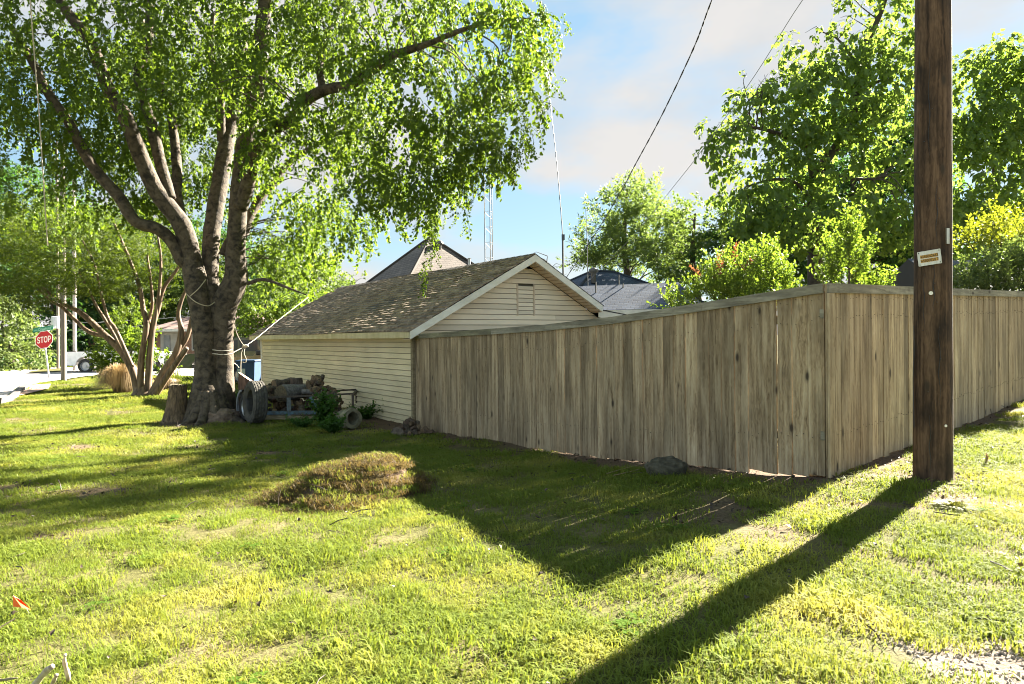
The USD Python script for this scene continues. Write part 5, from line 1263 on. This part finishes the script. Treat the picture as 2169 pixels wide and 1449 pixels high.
gq = ground_at(402, 802); dpt = float((gq - EYE) @ FWD)
fr = at(393, 760, dpt); pickup('green_suv', 'dark green suv parked on the street, its nose left of the shade tree trunk', fr, (-1, -.12, 0), gz(fr[0], fr[1]) + .06, 'car_green', 4.6, 1.85, 1.72, suv=True)
q = at(470, 760, 26.5); pickup('gold_pickup', 'gold brown pickup truck with side mirror between the tree trunk and the garage', q, (-1, -.05, 0), gz(q[0], q[1]) + .03, 'car_gold', 5.4, 1.95, 1.82)
gq = ground_at(190, 788); dpt = float((gq - EYE) @ FWD); q = at(161, 770, dpt) + np.array([5.5, 0, 0])
pickup('white_pickup', 'white pickup truck seen at its tail end beyond the street poles', q, (1, .05, 0), gz(q[0], q[1]), 'car_white', 5.5, 1.95, 1.85)

# blue wheeled bin at the garage's far corner
bb = ground_at(524, 822); bdp = 22.6; bb = at(528, 800, bdp); bz = gz(bb[0], bb[1])
bin_ = thing('wheeled_bin', 'blue wheeled rubbish bin standing at the far garage corner', 'bin', (bb[0], bb[1], bz))
b4 = [np.array([bb[0] + a, bb[1] + b, bz + .05]) for a, b in ((-.24, -.25), (.24, -.25), (.24, .25), (-.24, .25))]; t4 = [np.array([bb[0] + a, bb[1] + b, bz + .98]) for a, b in ((-.31, -.33), (.31, -.33), (.31, .33), (-.31, .33))]
obj('body', hexa(b4, t4), 'bin_blue', bin_)
obj('lid', cbox((bb[0], bb[1], bz + 1.02), (.68, .74, .07), 0, .025), 'bin_blue', bin_)
obj('label_panel', box((bb[0] - .27, bb[1] - .335, bz + .50), (.26, 0, 0), (0, .02, 0), (0, .035, .42)), 'bin_label', bin_)
for sx in (-.25, .25): wheel(bin_, np.array([bb[0] + sx, bb[1] + .28, bz + .12]), .12, .06, np.array([1., 0, 0]), 'rubber')

# ------------------------------------------------------------------ stump, rocks, trailer and its load
sp = ground_at(373, 893); stump = thing('tree_stump', 'rotting upright tree stump left of the shade tree trunk', 'stump', sp)
ang = np.arange(26) * 2 * math.pi / 26; hs = np.linspace(-.08, .78, 12); V = []
for h in hs:
    pt = np.stack([np.cos(ang), np.sin(ang), np.full(26, h * 1.2)], 1); rr_ = (.235 - .08 * np.clip(h, 0, 1)) * (1 + .45 * (meshkit.fbm(pt * np.array([2.4, 2.4, 1.2]), 4, 31) - .5)) + .05 * math.exp(-max(h, 0) * 9)
    hz_ = h + (.10 * (meshkit.fbm(pt * 2 + 9, 3, 33) - .5) if h > .7 else 0)
    V.append(np.stack([sp[0] + .05 * h + rr_ * np.cos(ang), sp[1] + rr_ * np.sin(ang), sp[2] + hz_ + 0 * ang], 1))
V = np.vstack(V); i = np.arange(11)[:, None] * 26 + np.arange(26)[None]; j = np.arange(11)[:, None] * 26 + (np.arange(26)[None] + 1) % 26
obj('bark', (V, np.stack([i.ravel(), j.ravel(), j.ravel() + 26, i.ravel() + 26], 1)), 'bark_stump', stump, smooth=40)
ctop = V[-26:].mean(0) - Z * .03
obj('cut_top', (np.vstack([V[-26:], ctop]), np.array([[k, (k + 1) % 26, 26] for k in range(26)])), 'cut_wood_old', stump)
q = ground_at(345, 889)

for nm, lab, px, py, size, mt, sd, k in (
        ('boulder', 'brown angular boulder leaning at the foot of the shade tree', 457, 896, (.36, .28, .24), 'stone_brown', 4, .1), ('boulder', 'smaller brown boulder between the tree foot and the trailer wheel', 484, 893, (.22, .2, .17), 'stone_brown', 8, .05),
        ('boulder', 'flat mossy boulder lying in the dirt against the fence', 1416, 1006, (.21, .13, .15), 'stone_moss', 6, .06)):
    c = ground_at(px, py); v, f = rock((0, 0, 0), size, sd, 4, .42); c = c + np.array([0, size[1] * .6, size[2] * .22])
    obj(nm, (v + c, f), mt, smooth=50, label=lab, cat='rock')

tw0 = at(556, 888, 14.3); tz = gz(tw0[0], tw0[1]); tux = nrm([math.cos(.16), math.sin(.16), 0]); tvy = np.array([-tux[1], tux[0], 0])
T0 = np.array([tw0[0], tw0[1], tz]); TL, TD = 1.86, 1.15
trailer = thing('small_trailer', 'old small utility trailer with faded blue frame loaded with firewood', 'trailer', T0)
TP = lambda x, y, z: T0 + tux * x + tvy * y + Z * z


def bar(name, a, b, w, h, mat):
    a, b = np.asarray(a, float), np.asarray(b, float); d = b - a; u = nrm(d); n1 = np.cross(u, Z) if abs(u[2]) < .9 else tvy; n1 = nrm(n1); n2 = np.cross(u, n1)
    return obj(name, box(a - n1 * w / 2 - n2 * h / 2, d, n1 * w, n2 * h), mat, trailer)


for y in (0, TD):
    bar('top_rail', TP(-.03, y, .485), TP(TL + .02, y, .53), .05, .035, 'rust_dark'); bar('bottom_rail', TP(.06, y, .17), TP(1.12, y, .15), .05, .075, 'blue_paint' if y == 0 else 'blue_grey_paint')
    bar('post', TP(.04, y, .10), TP(.04, y, .47), .05, .06, 'timber_old'); bar('post', TP(.54, y, .10), TP(.54, y, .48), .045, .085, 'blue_grey_paint'); bar('brace', TP(.98, y, .49), TP(1.17, y, .10), .045, .07, 'blue_paint'); bar('post', TP(TL, y, .22), TP(TL, y, .51), .05, .05, 'rust_dark')
bar('deck_beam', TP(-.02, -.02, .075), TP(1.34, -.02, .03), .06, .085, 'timber_old'); bar('deck_beam', TP(-.02, TD, .075), TP(1.34, TD, .03), .06, .085, 'timber_old')
for k in range(9): bar('deck_board', TP(.06 + k * .205, 0, .115), TP(.06 + k * .205, TD, .115), .19, .025, 'timber_old')
bar('end_rail', TP(-.02, 0, .47), TP(-.02, TD, .47), .045, .05, 'rust_dark'); bar('end_rail', TP(TL, 0, .50), TP(TL, TD, .50), .045, .05, 'rust_dark')
wheel(trailer, TP(-.32, .10, .29), .29, .19, np.array([-.78, -.62, 0]), 'rim_silver')
bar('axle', TP(-.28, .12, .29), TP(.1, .4, .29), .06, .06, 'rust_dark')
m = trimesh.creation.revolve(np.array([(.345, -.11), (.385, -.12), (.385, .12), (.345, .11)]), angle=math.pi * .8, sections=14); m.apply_transform(trimesh.geometry.align_vectors([0, 0, 1], np.array([-.78, -.62, 0]))); m.apply_translation(TP(-.32, .10, .28))
obj('mudguard', (np.array(m.vertices), np.array(m.faces)), 'galvanised', trailer)

# big tyre standing against the trailer end
tyc = at(541, 862, 14.0); tyc[2] = gz(tyc[0], tyc[1]) + .43; tax = nrm([-.80, -.60, .04])
ty = thing('spare_tyre', 'big worn tyre standing upright at the left end of the trailer', 'tyre', (tyc[0], tyc[1], tyc[2] - .43))
R_, W_ = .44, .27
pr = [(.58 * R_, -W_ * .36), (.74 * R_, -W_ * .52), (.90 * R_, -W_ * .52), (.965 * R_, -W_ * .44)]
zz_ = np.linspace(-.40, .40, 17); pr += [(R_ - (.016 if k % 4 == 3 else 0), W_ * z_) for k, z_ in enumerate(zz_)]; pr += [(.965 * R_, W_ * .44), (.90 * R_, W_ * .52), (.74 * R_, W_ * .52), (.58 * R_, W_ * .36), (.60 * R_, 0), (.58 * R_, -W_ * .36)]
m = trimesh.creation.revolve(np.array(pr), sections=72); v = np.array(m.vertices); a_ = np.arctan2(v[:, 1], v[:, 0]); rr_ = np.hypot(v[:, 0], v[:, 1])
cut = (rr_ > R_ * .99) & (np.round((a_ + v[:, 2] * 1.2) / (2 * math.pi) * 72).astype(int) % 3 == 0); v[cut, :2] *= (.972)
T_ = trimesh.geometry.align_vectors([0, 0, 1], tax); v = v @ T_[:3, :3].T + tyc
obj('tread_casing', (v, np.array(m.faces)), 'rubber_dusty', ty, smooth=25)


def log(name, label, a, b, r0, r1, bark, cut, seed, parent=None, tiltcut=None):
    t = thing(name, label, 'log', a) if parent is None else parent
    a, b = np.asarray(a, float), np.asarray(b, float); n = 22; p = np.array([a + (b - a) * q for q in np.linspace(0, 1, 7)]); v, f = tube(p, np.linspace(r0, r1, 7), n, cap=False)
    v, f = roughen(v, f, r0 * .22, 1.1 / max(r0, .06), seed)
    if tiltcut is not None: v[-n:] += np.outer((v[-n:] - v[-n:].mean(0)) @ np.asarray(tiltcut), nrm(b - a))
    obj('bark', (v, f), bark, t, smooth=50)
    for ring in (v[:n], v[-n:]):
        c = ring.mean(0); V_ = np.vstack([ring, c]); F_ = np.array([[k, (k + 1) % n, n] for k in range(n)])
        obj('cut_face', (np.vstack([V_, V_ + (c - (a + b) / 2) * .004]), np.vstack([F_[:, ::-1], F_ + n + 1])), cut, t)
    return t


q = at(524, 858, 14.75); log('log', 'upright reddish log with a slanted pale cut behind the big tyre', (q[0], q[1], gz(q[0], q[1])), at(522, 800, 14.75), .20, .17, 'bark_red', 'cut_wood_pink', 1, tiltcut=(-.75, -.2, 0))
log('log', 'thick grey log lying on the trailer with its round cut end facing out', at(594, 834, 14.55), at(642, 828, 15.1), .185, .165, 'log_grey', 'cut_wood_old', 2)
log('log', 'dark log lying at the back of the trailer behind the thick grey log', at(580, 817, 15.0), at(624, 812, 15.4), .12, .13, 'bark_rough', 'cut_wood_old', 3)
q = at(630, 842, 15.0); log('log', 'upright log with deeply ridged bark standing in the middle of the trailer', q, at(628, 801, 15.0), .145, .125, 'bark_rough', 'cut_wood_old', 4)
log('log', 'thin smooth grey log lying across the trailer right of the upright log', at(641, 829, 14.75), at(683, 831, 14.7), .055, .05, 'log_grey', 'cut_wood_old', 5)
log('log', 'short split log low on the trailer under the thick grey log', at(590, 843, 14.45), at(616, 846, 14.5), .06, .06, 'bark_rough', 'cut_wood_old', 6)


def chunks(name, label, cat, spots, n, size, mats, seed, part):
    r = np.random.default_rng(seed); c0 = np.mean([s[0] for s in spots], 0); t = thing(name, label, cat, c0)
    for k in range(n):
        c, sp_ = spots[r.integers(len(spots))]; c = np.asarray(c) + r.normal(size=3) * np.asarray(sp_) * .6; s = size * r.uniform(.5, 1.3)
        v, f = rock((0, 0, 0), (s * r.uniform(.6, 1.6), s * r.uniform(.5, 1), s * r.uniform(.3, .8)), int(seed * 100 + k), 1, .45, .6)
        from scipy.spatial.transform import Rotation
        v = v @ Rotation.random(random_state=seed * 1000 + k).as_matrix().T + c
        obj(part, (v, f), mats[k % len(mats)], t)
    return t


chunks('bark_heap', 'heap of dark brown bark chunks on the right half of the trailer', 'bark heap', [(at(678, 826, 14.9), (.22, .2, .07)), (at(665, 815, 15.0), (.12, .15, .08)), (at(700, 833, 15), (.15, .2, .05)), (at(655, 835, 15), (.2, .2, .05)), (at(673, 808, 15), (.06, .08, .07)), (at(612, 836, 14.9), (.3, .2, .06)), (at(690, 840, 14.6), (.25, .1, .04))], 90, .088, ['bark_rough', 'bark_stump', 'bark_rough', 'bark_stump'], 3, 'bark_chunk')
chunks('split_wood_heap', 'jumble of broken wood between the big tyre and the thick grey log', 'wood heap', [(at(566, 838, 14.7), (.12, .2, .08)), (at(572, 822, 14.9), (.1, .1, .08)), (at(558, 845, 14.5), (.06, .1, .05))], 34, .08, ['bark_rough', 'bark_stump', 'cut_wood_old', 'bark_red'], 5, 'wood_chunk')
chunks('leaf_pile', 'dark heap of damp leaves and scraps at the garage corner by the fence', 'leaf pile', [(ground_at(868, 922) + Z * .06, (.16, .14, .07)), (ground_at(893, 918) + Z * .04, (.16, .12, .05)), (ground_at(870, 916) + Z * .17, (.06, .06, .05))], 50, .075, ['soil', 'bark_rough', 'bark_stump'], 8, 'clump')
chunks('under_trailer_scrap', 'dark bits of wood and leaves under the trailer frame', 'wood heap', [(TP(.3, .4, .18), (.3, .3, .05)), (TP(.8, .4, .18), (.25, .3, .06)), (TP(1.4, .5, .2), (.3, .3, .08)), (TP(.6, .5, .32), (.6, .3, .08))], 70, .085, ['bark_rough', 'bark_stump', 'bark_red'], 9, 'scrap')

# hollow pale stump piece
hc = ground_at(737, 906); hol = thing('hollow_log', 'pale hollow log piece lying in the weeds by the garage wall', 'log', hc)
hd = nrm([.55, -.60, .12]); hv = []
e1_ = nrm(np.cross(hd, Z)); e2_ = np.cross(e1_, hd); ang = np.arange(20) * 2 * math.pi / 20; c = hc + Z * .17 - hd * .22
for rad, ts in ((.20, np.linspace(0, .44, 6)), (.13, np.linspace(.44, .02, 6))):
    for t_ in ts:
        wob = 1 + .35 * (meshkit.fbm(np.stack([np.cos(ang) * 1.5, np.sin(ang) * 1.5, np.full(20, t_ * 3)], 1), 3, 12) - .5)
        hv.append(c + hd * t_ + rad * wob[:, None] * (np.cos(ang)[:, None] * e1_ + .95 * np.sin(ang)[:, None] * e2_))
hv = np.vstack(hv); i = np.arange(11)[:, None] * 20 + np.arange(20)[None]; j = np.arange(11)[:, None] * 20 + (np.arange(20)[None] + 1) % 20
obj('shell', (hv, np.stack([i.ravel(), j.ravel(), j.ravel() + 20, i.ravel() + 20], 1)), 'stone_pale', hol, smooth=50)


def weed(label, px, py, h, rad, n, seed, mat='leaf_weed', size=1.0, name='weed', cat='weed', off=0):
    c = ground_at(px, py) + np.array([0, off, 0]); t = thing(name, label, cat, c); r = np.random.default_rng(seed); mb = MB(); P_, A_ = [], []
    for k in range(n):
        a = r.uniform(0, 2 * math.pi); e = c + np.array([math.cos(a), math.sin(a), 0]) * rad * r.uniform(.1, 1) + Z * h * r.uniform(.5, 1); m_ = c * .55 + e * .45 + Z * h * .1
        p = smooth_path([c + np.array([math.cos(a), math.sin(a), 0]) * rad * .15, m_, e], 3); mb.add(*tube(p, np.linspace(.006, .002, len(p)), 4))
        for q_ in p[1:]: P_.append(q_); A_.append(nrm(np.array([r.normal(), r.normal(), .5])))
    obj('stems', mb.get(), 'leaf_weed', t)
    A_ = np.array(A_); y_ = np.cross(np.array([.2, .1, 1]), A_); y_ /= np.linalg.norm(y_, axis=1, keepdims=True)
    scatter('leaves', t, SPR['weed'], mat, np.array(P_), quat_from(np.stack([A_, y_, np.cross(A_, y_)], 2)), size * r.uniform(.6, 1.2, len(P_)), r.integers(0, 3, len(P_))); return t


weed('leafy green weed growing up through the right end of the trailer', 690, 905, .62, .26, 26, 1, size=.85)
weed('broad patch of low weeds in front of the hollow log', 705, 918, .26, .35, 26, 2, size=.7)
weed('slender upright weed against the garage wall', 812, 893, .48, .06, 7, 3, size=.5, off=.35)
weed('dark ferny weed between the tree foot and the trailer wheel', 485, 880, .50, .22, 24, 4, size=.7, off=.3)
weed('low weeds along the garage wall right of the hollow log', 768, 893, .26, .35, 20, 5, size=.6, off=.3)
weed('small weeds under the trailer beam', 640, 906, .16, .45, 20, 6, size=.5)
shp = ground_at(830, 918)

# rope from the garage roof to the tree
rope = thing('white_rope', 'white rope tied from the tree trunk up over the garage roof edge', 'rope', at(520, 733, 15.2))
k0 = at(520, 733, 15.4)
lines = [[at(655, 628, 21.5), at(590, 678, 18.5), at(545, 715, 16.3), k0], [k0, at(505, 741, 15.2), at(488, 750, 14.9)], [at(494, 681, 14.9), at(503, 710, 15.0), at(515, 730, 15.3), k0], [k0, at(512, 745, 15.35), at(510, 770, 15.3), at(510, 800, 15.3)], [k0, at(517, 748, 15.3), at(521, 760, 15.3), at(520, 768, 15.3), at(514, 767, 15.3)], [at(488, 766, 14.8), at(500, 772, 15.0), at(506, 779, 15.2)]]
for l_ in lines: obj('strand', tube(smooth_path(l_, 5), .008, 6), 'rope_white', rope, smooth=True)
mk = trimesh.creation.icosphere(2, .05); obj('knot', (np.array(mk.vertices) * (1.4, 1, .9) + k0, np.array(mk.faces)), 'rope_white', rope, smooth=True)
for y_ in (741, 749):
    pts = [at(450 + 42 * q, y_ + 2 * math.sin(q * 3), 14.42 - .14 * math.sin(q * math.pi)) for q in np.linspace(0, 1, 6)]
    obj('wrap', tube(smooth_path(pts, 3), .008, 5), 'rope_white', rope, smooth=True)
tr_rope = thing('tan_rope', 'loose tan rope looped round the upper trunk of the shade tree', 'rope', at(410, 625, 14.1))
obj('strand', tube(smooth_path([at(394, 622, 14.25), at(415, 640, 14.05), at(440, 648, 14.2), at(455, 640, 14.4)], 4), .010, 5), 'rope_tan', tr_rope, smooth=True)
obj('strand', tube(smooth_path([at(402, 628, 14.15), at(420, 612, 14.1), at(436, 592, 14.3)], 4), .010, 5), 'rope_tan', tr_rope, smooth=True)

# ------------------------------------------------------------------ mound, lawn, small things on it
mx, my = np.linspace(-1.4, 1.3, 105), np.linspace(-1.45, 1.3, 105)
X, Y = np.meshgrid(mx + MOUND[0], my + MOUND[1]); H = mound_h(X.ravel(), Y.ravel()).reshape(X.shape)
v, f = sheet(mx + MOUND[0], my + MOUND[1], lambda X_, Y_: GZ(X_, Y_) + mound_h(X_.ravel(), Y_.ravel()).reshape(X_.shape) - .02)
keep = H.ravel()[f].max(1) > .005; f = f[keep]; uq, f = np.unique(f, return_inverse=True); f = f.reshape(-1, 4); v = v[uq]
mp = obj('earth_mound', (v, f), 'ground', smooth=True, label='low earth mound with patchy dry grass in the middle of the lawn', cat='mound')
primvar(mp, 'dirt', .35 + .65 * smoothstep(.42, .6, meshkit.fbm(v * np.array([2.5, 2.5, 0]), 4, 6))); primvar(mp, 'stones', np.zeros(len(v)))


def tuft(seed, n, rad, h0, h1, w, lean=.6, flat=.0):
    r = np.random.default_rng(seed); V, F = [], []; m = 0
    for k in range(n):
        a, ro = r.uniform(0, 2 * math.pi), rad * math.sqrt(r.uniform()); o = np.array([math.cos(a) * ro, math.sin(a) * ro, -.006]); b = r.uniform(0, 2 * math.pi); d = np.array([math.cos(b), math.sin(b), 0]); s = np.array([-d[1], d[0], 0]); h = r.uniform(h0, h1); ln = lean * r.uniform(.3, 1.5); ww = w * r.uniform(.7, 1.3)
        p1 = o + d * h * ln * .35 + Z * h * .6; p2 = o + d * h * ln * 1.05 + Z * h * (1 - .35 * ln) * (1 - flat)
        V += [o - s * ww / 2, o + s * ww / 2, p1 + s * ww * .45, p1 - s * ww * .45, p2]; F += [[m, m + 1, m + 2], [m, m + 2, m + 3], [m + 3, m + 2, m + 4]]; m += 5
    return np.array(V), np.array(F)


NEAR = [tuft(s, 230, .21, .020, .062, .0050, .9) for s in range(1, 6)] + [tuft(8, 150, .16, .04, .10, .006, .7)]
_mb = MB(); _r = np.random.default_rng(5)
for _ in range(26):
    _a = _r.uniform(0, 2 * math.pi); _c = np.array([math.cos(_a), math.sin(_a), 0]) * _r.uniform(.01, .09) + Z * _r.uniform(.015, .035)
    for _k in range(3): _b = _a + _k * 2.09; _mb.add(*leaf(_c, np.array([math.cos(_b), math.sin(_b), .15]), Z, .022, .018, .2, .1))
DRY = [tuft(s, 170, .20, .018, .058, .0050, 1.2, .2) + ('grass_dry',) for s in range(11, 14)] + [_mb.get() + ('leaf_lawn',)]
r = np.random.default_rng(77)


def sow(x0, x1, y0, y1, per, fan=True):
    n = int((x1 - x0) * (y1 - y0) * per); x, y = r.uniform(x0, x1, n), r.uniform(y0, y1, n)
    k = (np.abs(x) < .80 * y + .7); return x[k], y[k]


def behind(x, y):
    """Inside the yard behind the fence, or inside the garage."""
    q = np.stack([x, y], -1)
    nL = np.array([-outL[0], -outL[1]]); nR = np.array([-outR[0], -outR[1]])
    inL = (q - F0[:2]) @ nL; inR = (q - F0[:2]) @ nR
    yard = (inL > -.03) & (inR > .0)
    return yard


parts_ = []
for (y0, y1, per, s) in ((2.2, 6, 30, 1.0), (6, 10, 24, 1.15), (10, 16, 15, 1.4), (16, 24, 7, 2.0), (24, 34, 3.2, 2.8), (34, 48, 1.2, 4.0)):
    x, y = sow(-.8 * y1 - 1, .8 * y1 + 1, y0, y1, per)
    d = dirt_at(x, y); st = stones_at(x, y); on = shapely.contains_xy(road_poly.buffer(.05), x, y) | shapely.contains_xy(ramp, x, y)
    yard = behind(x, y); mo = mound_h(x, y) > .004; yard |= mo
    keep = (mo | (r.uniform(size=len(x)) > d * 1.05)) & (r.uniform(size=len(x)) > st * .50) & ~on & ~yard & ~((np.hypot(x - PB[0], y - PB[1]) < .2))
    x, y = x[keep], y[keep]; mo = mo[keep]
    dryness = meshkit.fbm(np.stack([x, y, 0 * x], 1) * .55 + 11, 4, 13); pd = np.clip((dryness - .46) * 2.0, .12, .42)
    idx = np.where(r.uniform(size=len(x)) < pd, r.integers(6, 9, len(x)), np.where(r.uniform(size=len(x)) < .08, 5, r.integers(0, 5, len(x))))
    idx = np.where(r.uniform(size=len(x)) < .015, 9, idx)
    z = GZ(x, y) + np.where(mo, mound_h(x, y) - .02, 0); parts_.append((x, y, z, s * r.uniform(.75, 1.25, len(x)) * (.62 + .8 * meshkit.fbm(np.stack([x, y, 0 * x], 1) * 1.3 + 3, 3, 17)), idx))
n = 1150; x, y = MOUND[0] + r.uniform(-1.35, 1.25, n), MOUND[1] + r.uniform(-1.4, 1.25, n); hm = mound_h(x, y); k = hm > .004; x, y, hm = x[k], y[k], hm[k]
yw = r.uniform(0, 2 * math.pi, len(x)); q_ = np.stack([np.cos(yw / 2), 0 * yw, 0 * yw, np.sin(yw / 2)], 1)
MT = [tuft(s_, 150, .17, .03, .085, .0055, 1.1, .1) + ('grass_mound',) for s_ in (31, 32, 33)] + [tuft(34, 120, .17, .03, .09, .005, .8) + ('grass_blade',)]
scatter('mound_grass', None, MT, 'grass_mound', np.stack([x, y, GZ(x, y) + hm - .03], 1), q_, r.uniform(.6, 1.05, len(x)), r.choice(4, len(x), p=[.21, .22, .22, .35]), label='dry tan and green grass growing on the earth mound', cat='grass')
x, y, z, s, idx = (np.concatenate(q) for q in zip(*parts_))
yaw = r.uniform(0, 2 * math.pi, len(x))
eps = .05; sxg = (GZ(x + eps, y) + mound_h(x + eps, y) - GZ(x - eps, y) - mound_h(x - eps, y)) / (2 * eps); syg = (GZ(x, y + eps) + mound_h(x, y + eps) - GZ(x, y - eps) - mound_h(x, y - eps)) / (2 * eps)
nn = np.stack([-np.clip(sxg, -1, 1), -np.clip(syg, -1, 1), np.ones_like(sxg)], 1); nn[:, :2] *= .45; nn /= np.linalg.norm(nn, axis=1, keepdims=True)
ax = np.stack([np.cos(yaw), np.sin(yaw), 0 * yaw], 1); ay = np.cross(nn, ax); ay /= np.linalg.norm(ay, axis=1, keepdims=True); ax = np.cross(ay, nn)
scatter('lawn_grass', None, NEAR + DRY, 'grass_blade', np.stack([x, y, z], 1), quat_from(np.stack([ax, ay, nn], 2)), np.stack([s, s, .55 * s + .45], 1), idx, label='short yellow green lawn grass with dry patches', cat='grass')

# leaf litter along the fence and under the trailer
lit = [leaf(np.zeros(3), np.array([1., 0, 0]), Z, .05, .03, .4, .2), leaf(np.zeros(3), np.array([1., .2, 0]), nrm([.3, .2, 1]), .038, .03, .6, -.3), tube([(0, 0, 0), (.06, .01, .006), (.13, 0, .002)], .0035, 4)]
n = 9000; x, y = r.uniform(-9, 9, n), r.uniform(5, 17, n); k = (dirt_at(x, y) > .35) & ~behind(x, y); x, y = x[k], y[k]
xl, yl = sow(-11, 11, 2.4, 14, 5.5); kl = ~behind(xl, yl); x, y = np.concatenate([x, xl[kl]]), np.concatenate([y, yl[kl]]); nl = kl.sum()
qq = r.normal(size=(len(x), 4)) * np.array([1, .18, .18, 1]); qq /= np.linalg.norm(qq, axis=1, keepdims=True)
scatter('leaf_litter', None, [(*q, 'litter') for q in lit], 'litter', np.stack([x, y, GZ(x, y) + mound_h(x, y) + np.where(np.arange(len(x)) >= len(x) - nl, .034, .012)], 1), qq, r.uniform(.5, 1.3, len(x)), r.choice(3, len(x), p=[.45, .4, .15]), label='dead leaves and twigs on the dirt by the fence and over the lawn', cat='leaf litter')
# pebbles in the gravel patch
n = 2600; x, y = GRAVEL[0] + r.normal(size=n) * .75, GRAVEL[1] + r.normal(size=n) * .42; k = stones_at(x, y) > .25; x, y = x[k], y[k]
peb = [(*rock((0, 0, 0), (.012, .009, .007), q, 1, .3, .5), 'gravel') for q in range(3)]
qq = r.normal(size=(len(x), 4)); qq /= np.linalg.norm(qq, axis=1, keepdims=True)
scatter('pebbles', None, peb, 'gravel', np.stack([x, y, GZ(x, y) + .002], 1), qq, r.uniform(.25, .9, len(x)), r.integers(0, 3, len(x)), label='pale pebbles in the bare patch at the lower right', cat='pebbles')

# marker flag, sticks, dead tufts
fb = ground_at(66, 1296); flag = thing('marker_flag', 'small bright orange marker flag in the grass at lower left', 'flag', fb)
ftop = at(28, 1262, float((fb - EYE) @ FWD) - .1)
obj('wire_stake', tube(smooth_path([fb - Z * .03, fb * .5 + ftop * .5 + Z * .01, ftop], 3), .0016, 5), 'galvanised', flag)
fdp = float((fb - EYE) @ FWD) - .08; fp = [at(27, 1261, fdp), at(46, 1273, fdp), at(66, 1292, fdp + .02), at(46, 1287, fdp - .03), at(28, 1285, fdp - .01)]
V = np.array(fp); obj('flag_sheet', (np.vstack([V, V + np.array([0, .0015, 0])]), np.array([[0, 2, 1], [0, 3, 2], [0, 4, 3], [5, 6, 7], [5, 7, 8], [5, 8, 9]])), 'flag_orange', flag)
for lab, pts, w in (('short pale forked stick upright in the grass at the lower left', [(146, 1440), (140, 1415), (136, 1400), (138, 1388)], 9), ('thick pale driftwood piece at the bottom left edge', [(60, 1470), (82, 1440), (100, 1420), (110, 1412)], 15), ('dark flat stick lying at the bottom left corner', [(-10, 1442), (15, 1439), (38, 1436)], 6), ('small pale root stub right of the driftwood', [(105, 1460), (115, 1440), (120, 1430)], 9)):
    dp = [float((ground_at(a, b) - EYE) @ FWD) - .02 for a, b in pts[:1]][0]
    p = [at(a, b, dp - .04 * k) for k, (a, b) in enumerate(pts)]; p = [np.array([q_[0], q_[1], max(q_[2], gz(q_[0], q_[1]) + .008)]) for q_ in p]
    t = thing('stick', lab, 'stick', p[0]); v, f = tube(smooth_path(p, 4), np.linspace(w, w * .7, (len(p) - 1) * 4 + 1) * dp / FPX / 2, 9); obj('wood', roughen(v, f, .006, 30, 3), 'driftwood' if 'dark' not in lab else 'timber_old', t, smooth=True)
for lab, pts in (('longer straight twig lying on the dirt left of the mossy boulder', [(1285, 1008), (1330, 995), (1378, 984)]), ('shorter twig lying on the dirt beside the longer twig', [(1300, 1012), (1350, 1000), (1372, 992)])):
    p = [ground_at(*q_) + Z * .025 for q_ in pts]; t = thing('twig', lab, 'twig', p[0]); obj('wood', tube(smooth_path(p, 3), .0045, 6), 'cut_wood', t, smooth=True)
grass_clump('dead_grass_tuft', 'brown dead grass tuft on the lawn right below the utility pole', 2020, 1082, .16, .07, 420, 9, 'grass_dry', 'dead grass')
grass_clump('seedling_blades', 'few tall fresh grass blades on top of the earth mound', 800, 1010, .09, .15, 14, 10, 'grass_blade', 'grass')
grass_clump('white_grass_wisp', 'tiny upright whitish grass wisp on the lawn right of the pole', 2089, 985, .03, .13, 14, 11, 'straw', 'dead grass')
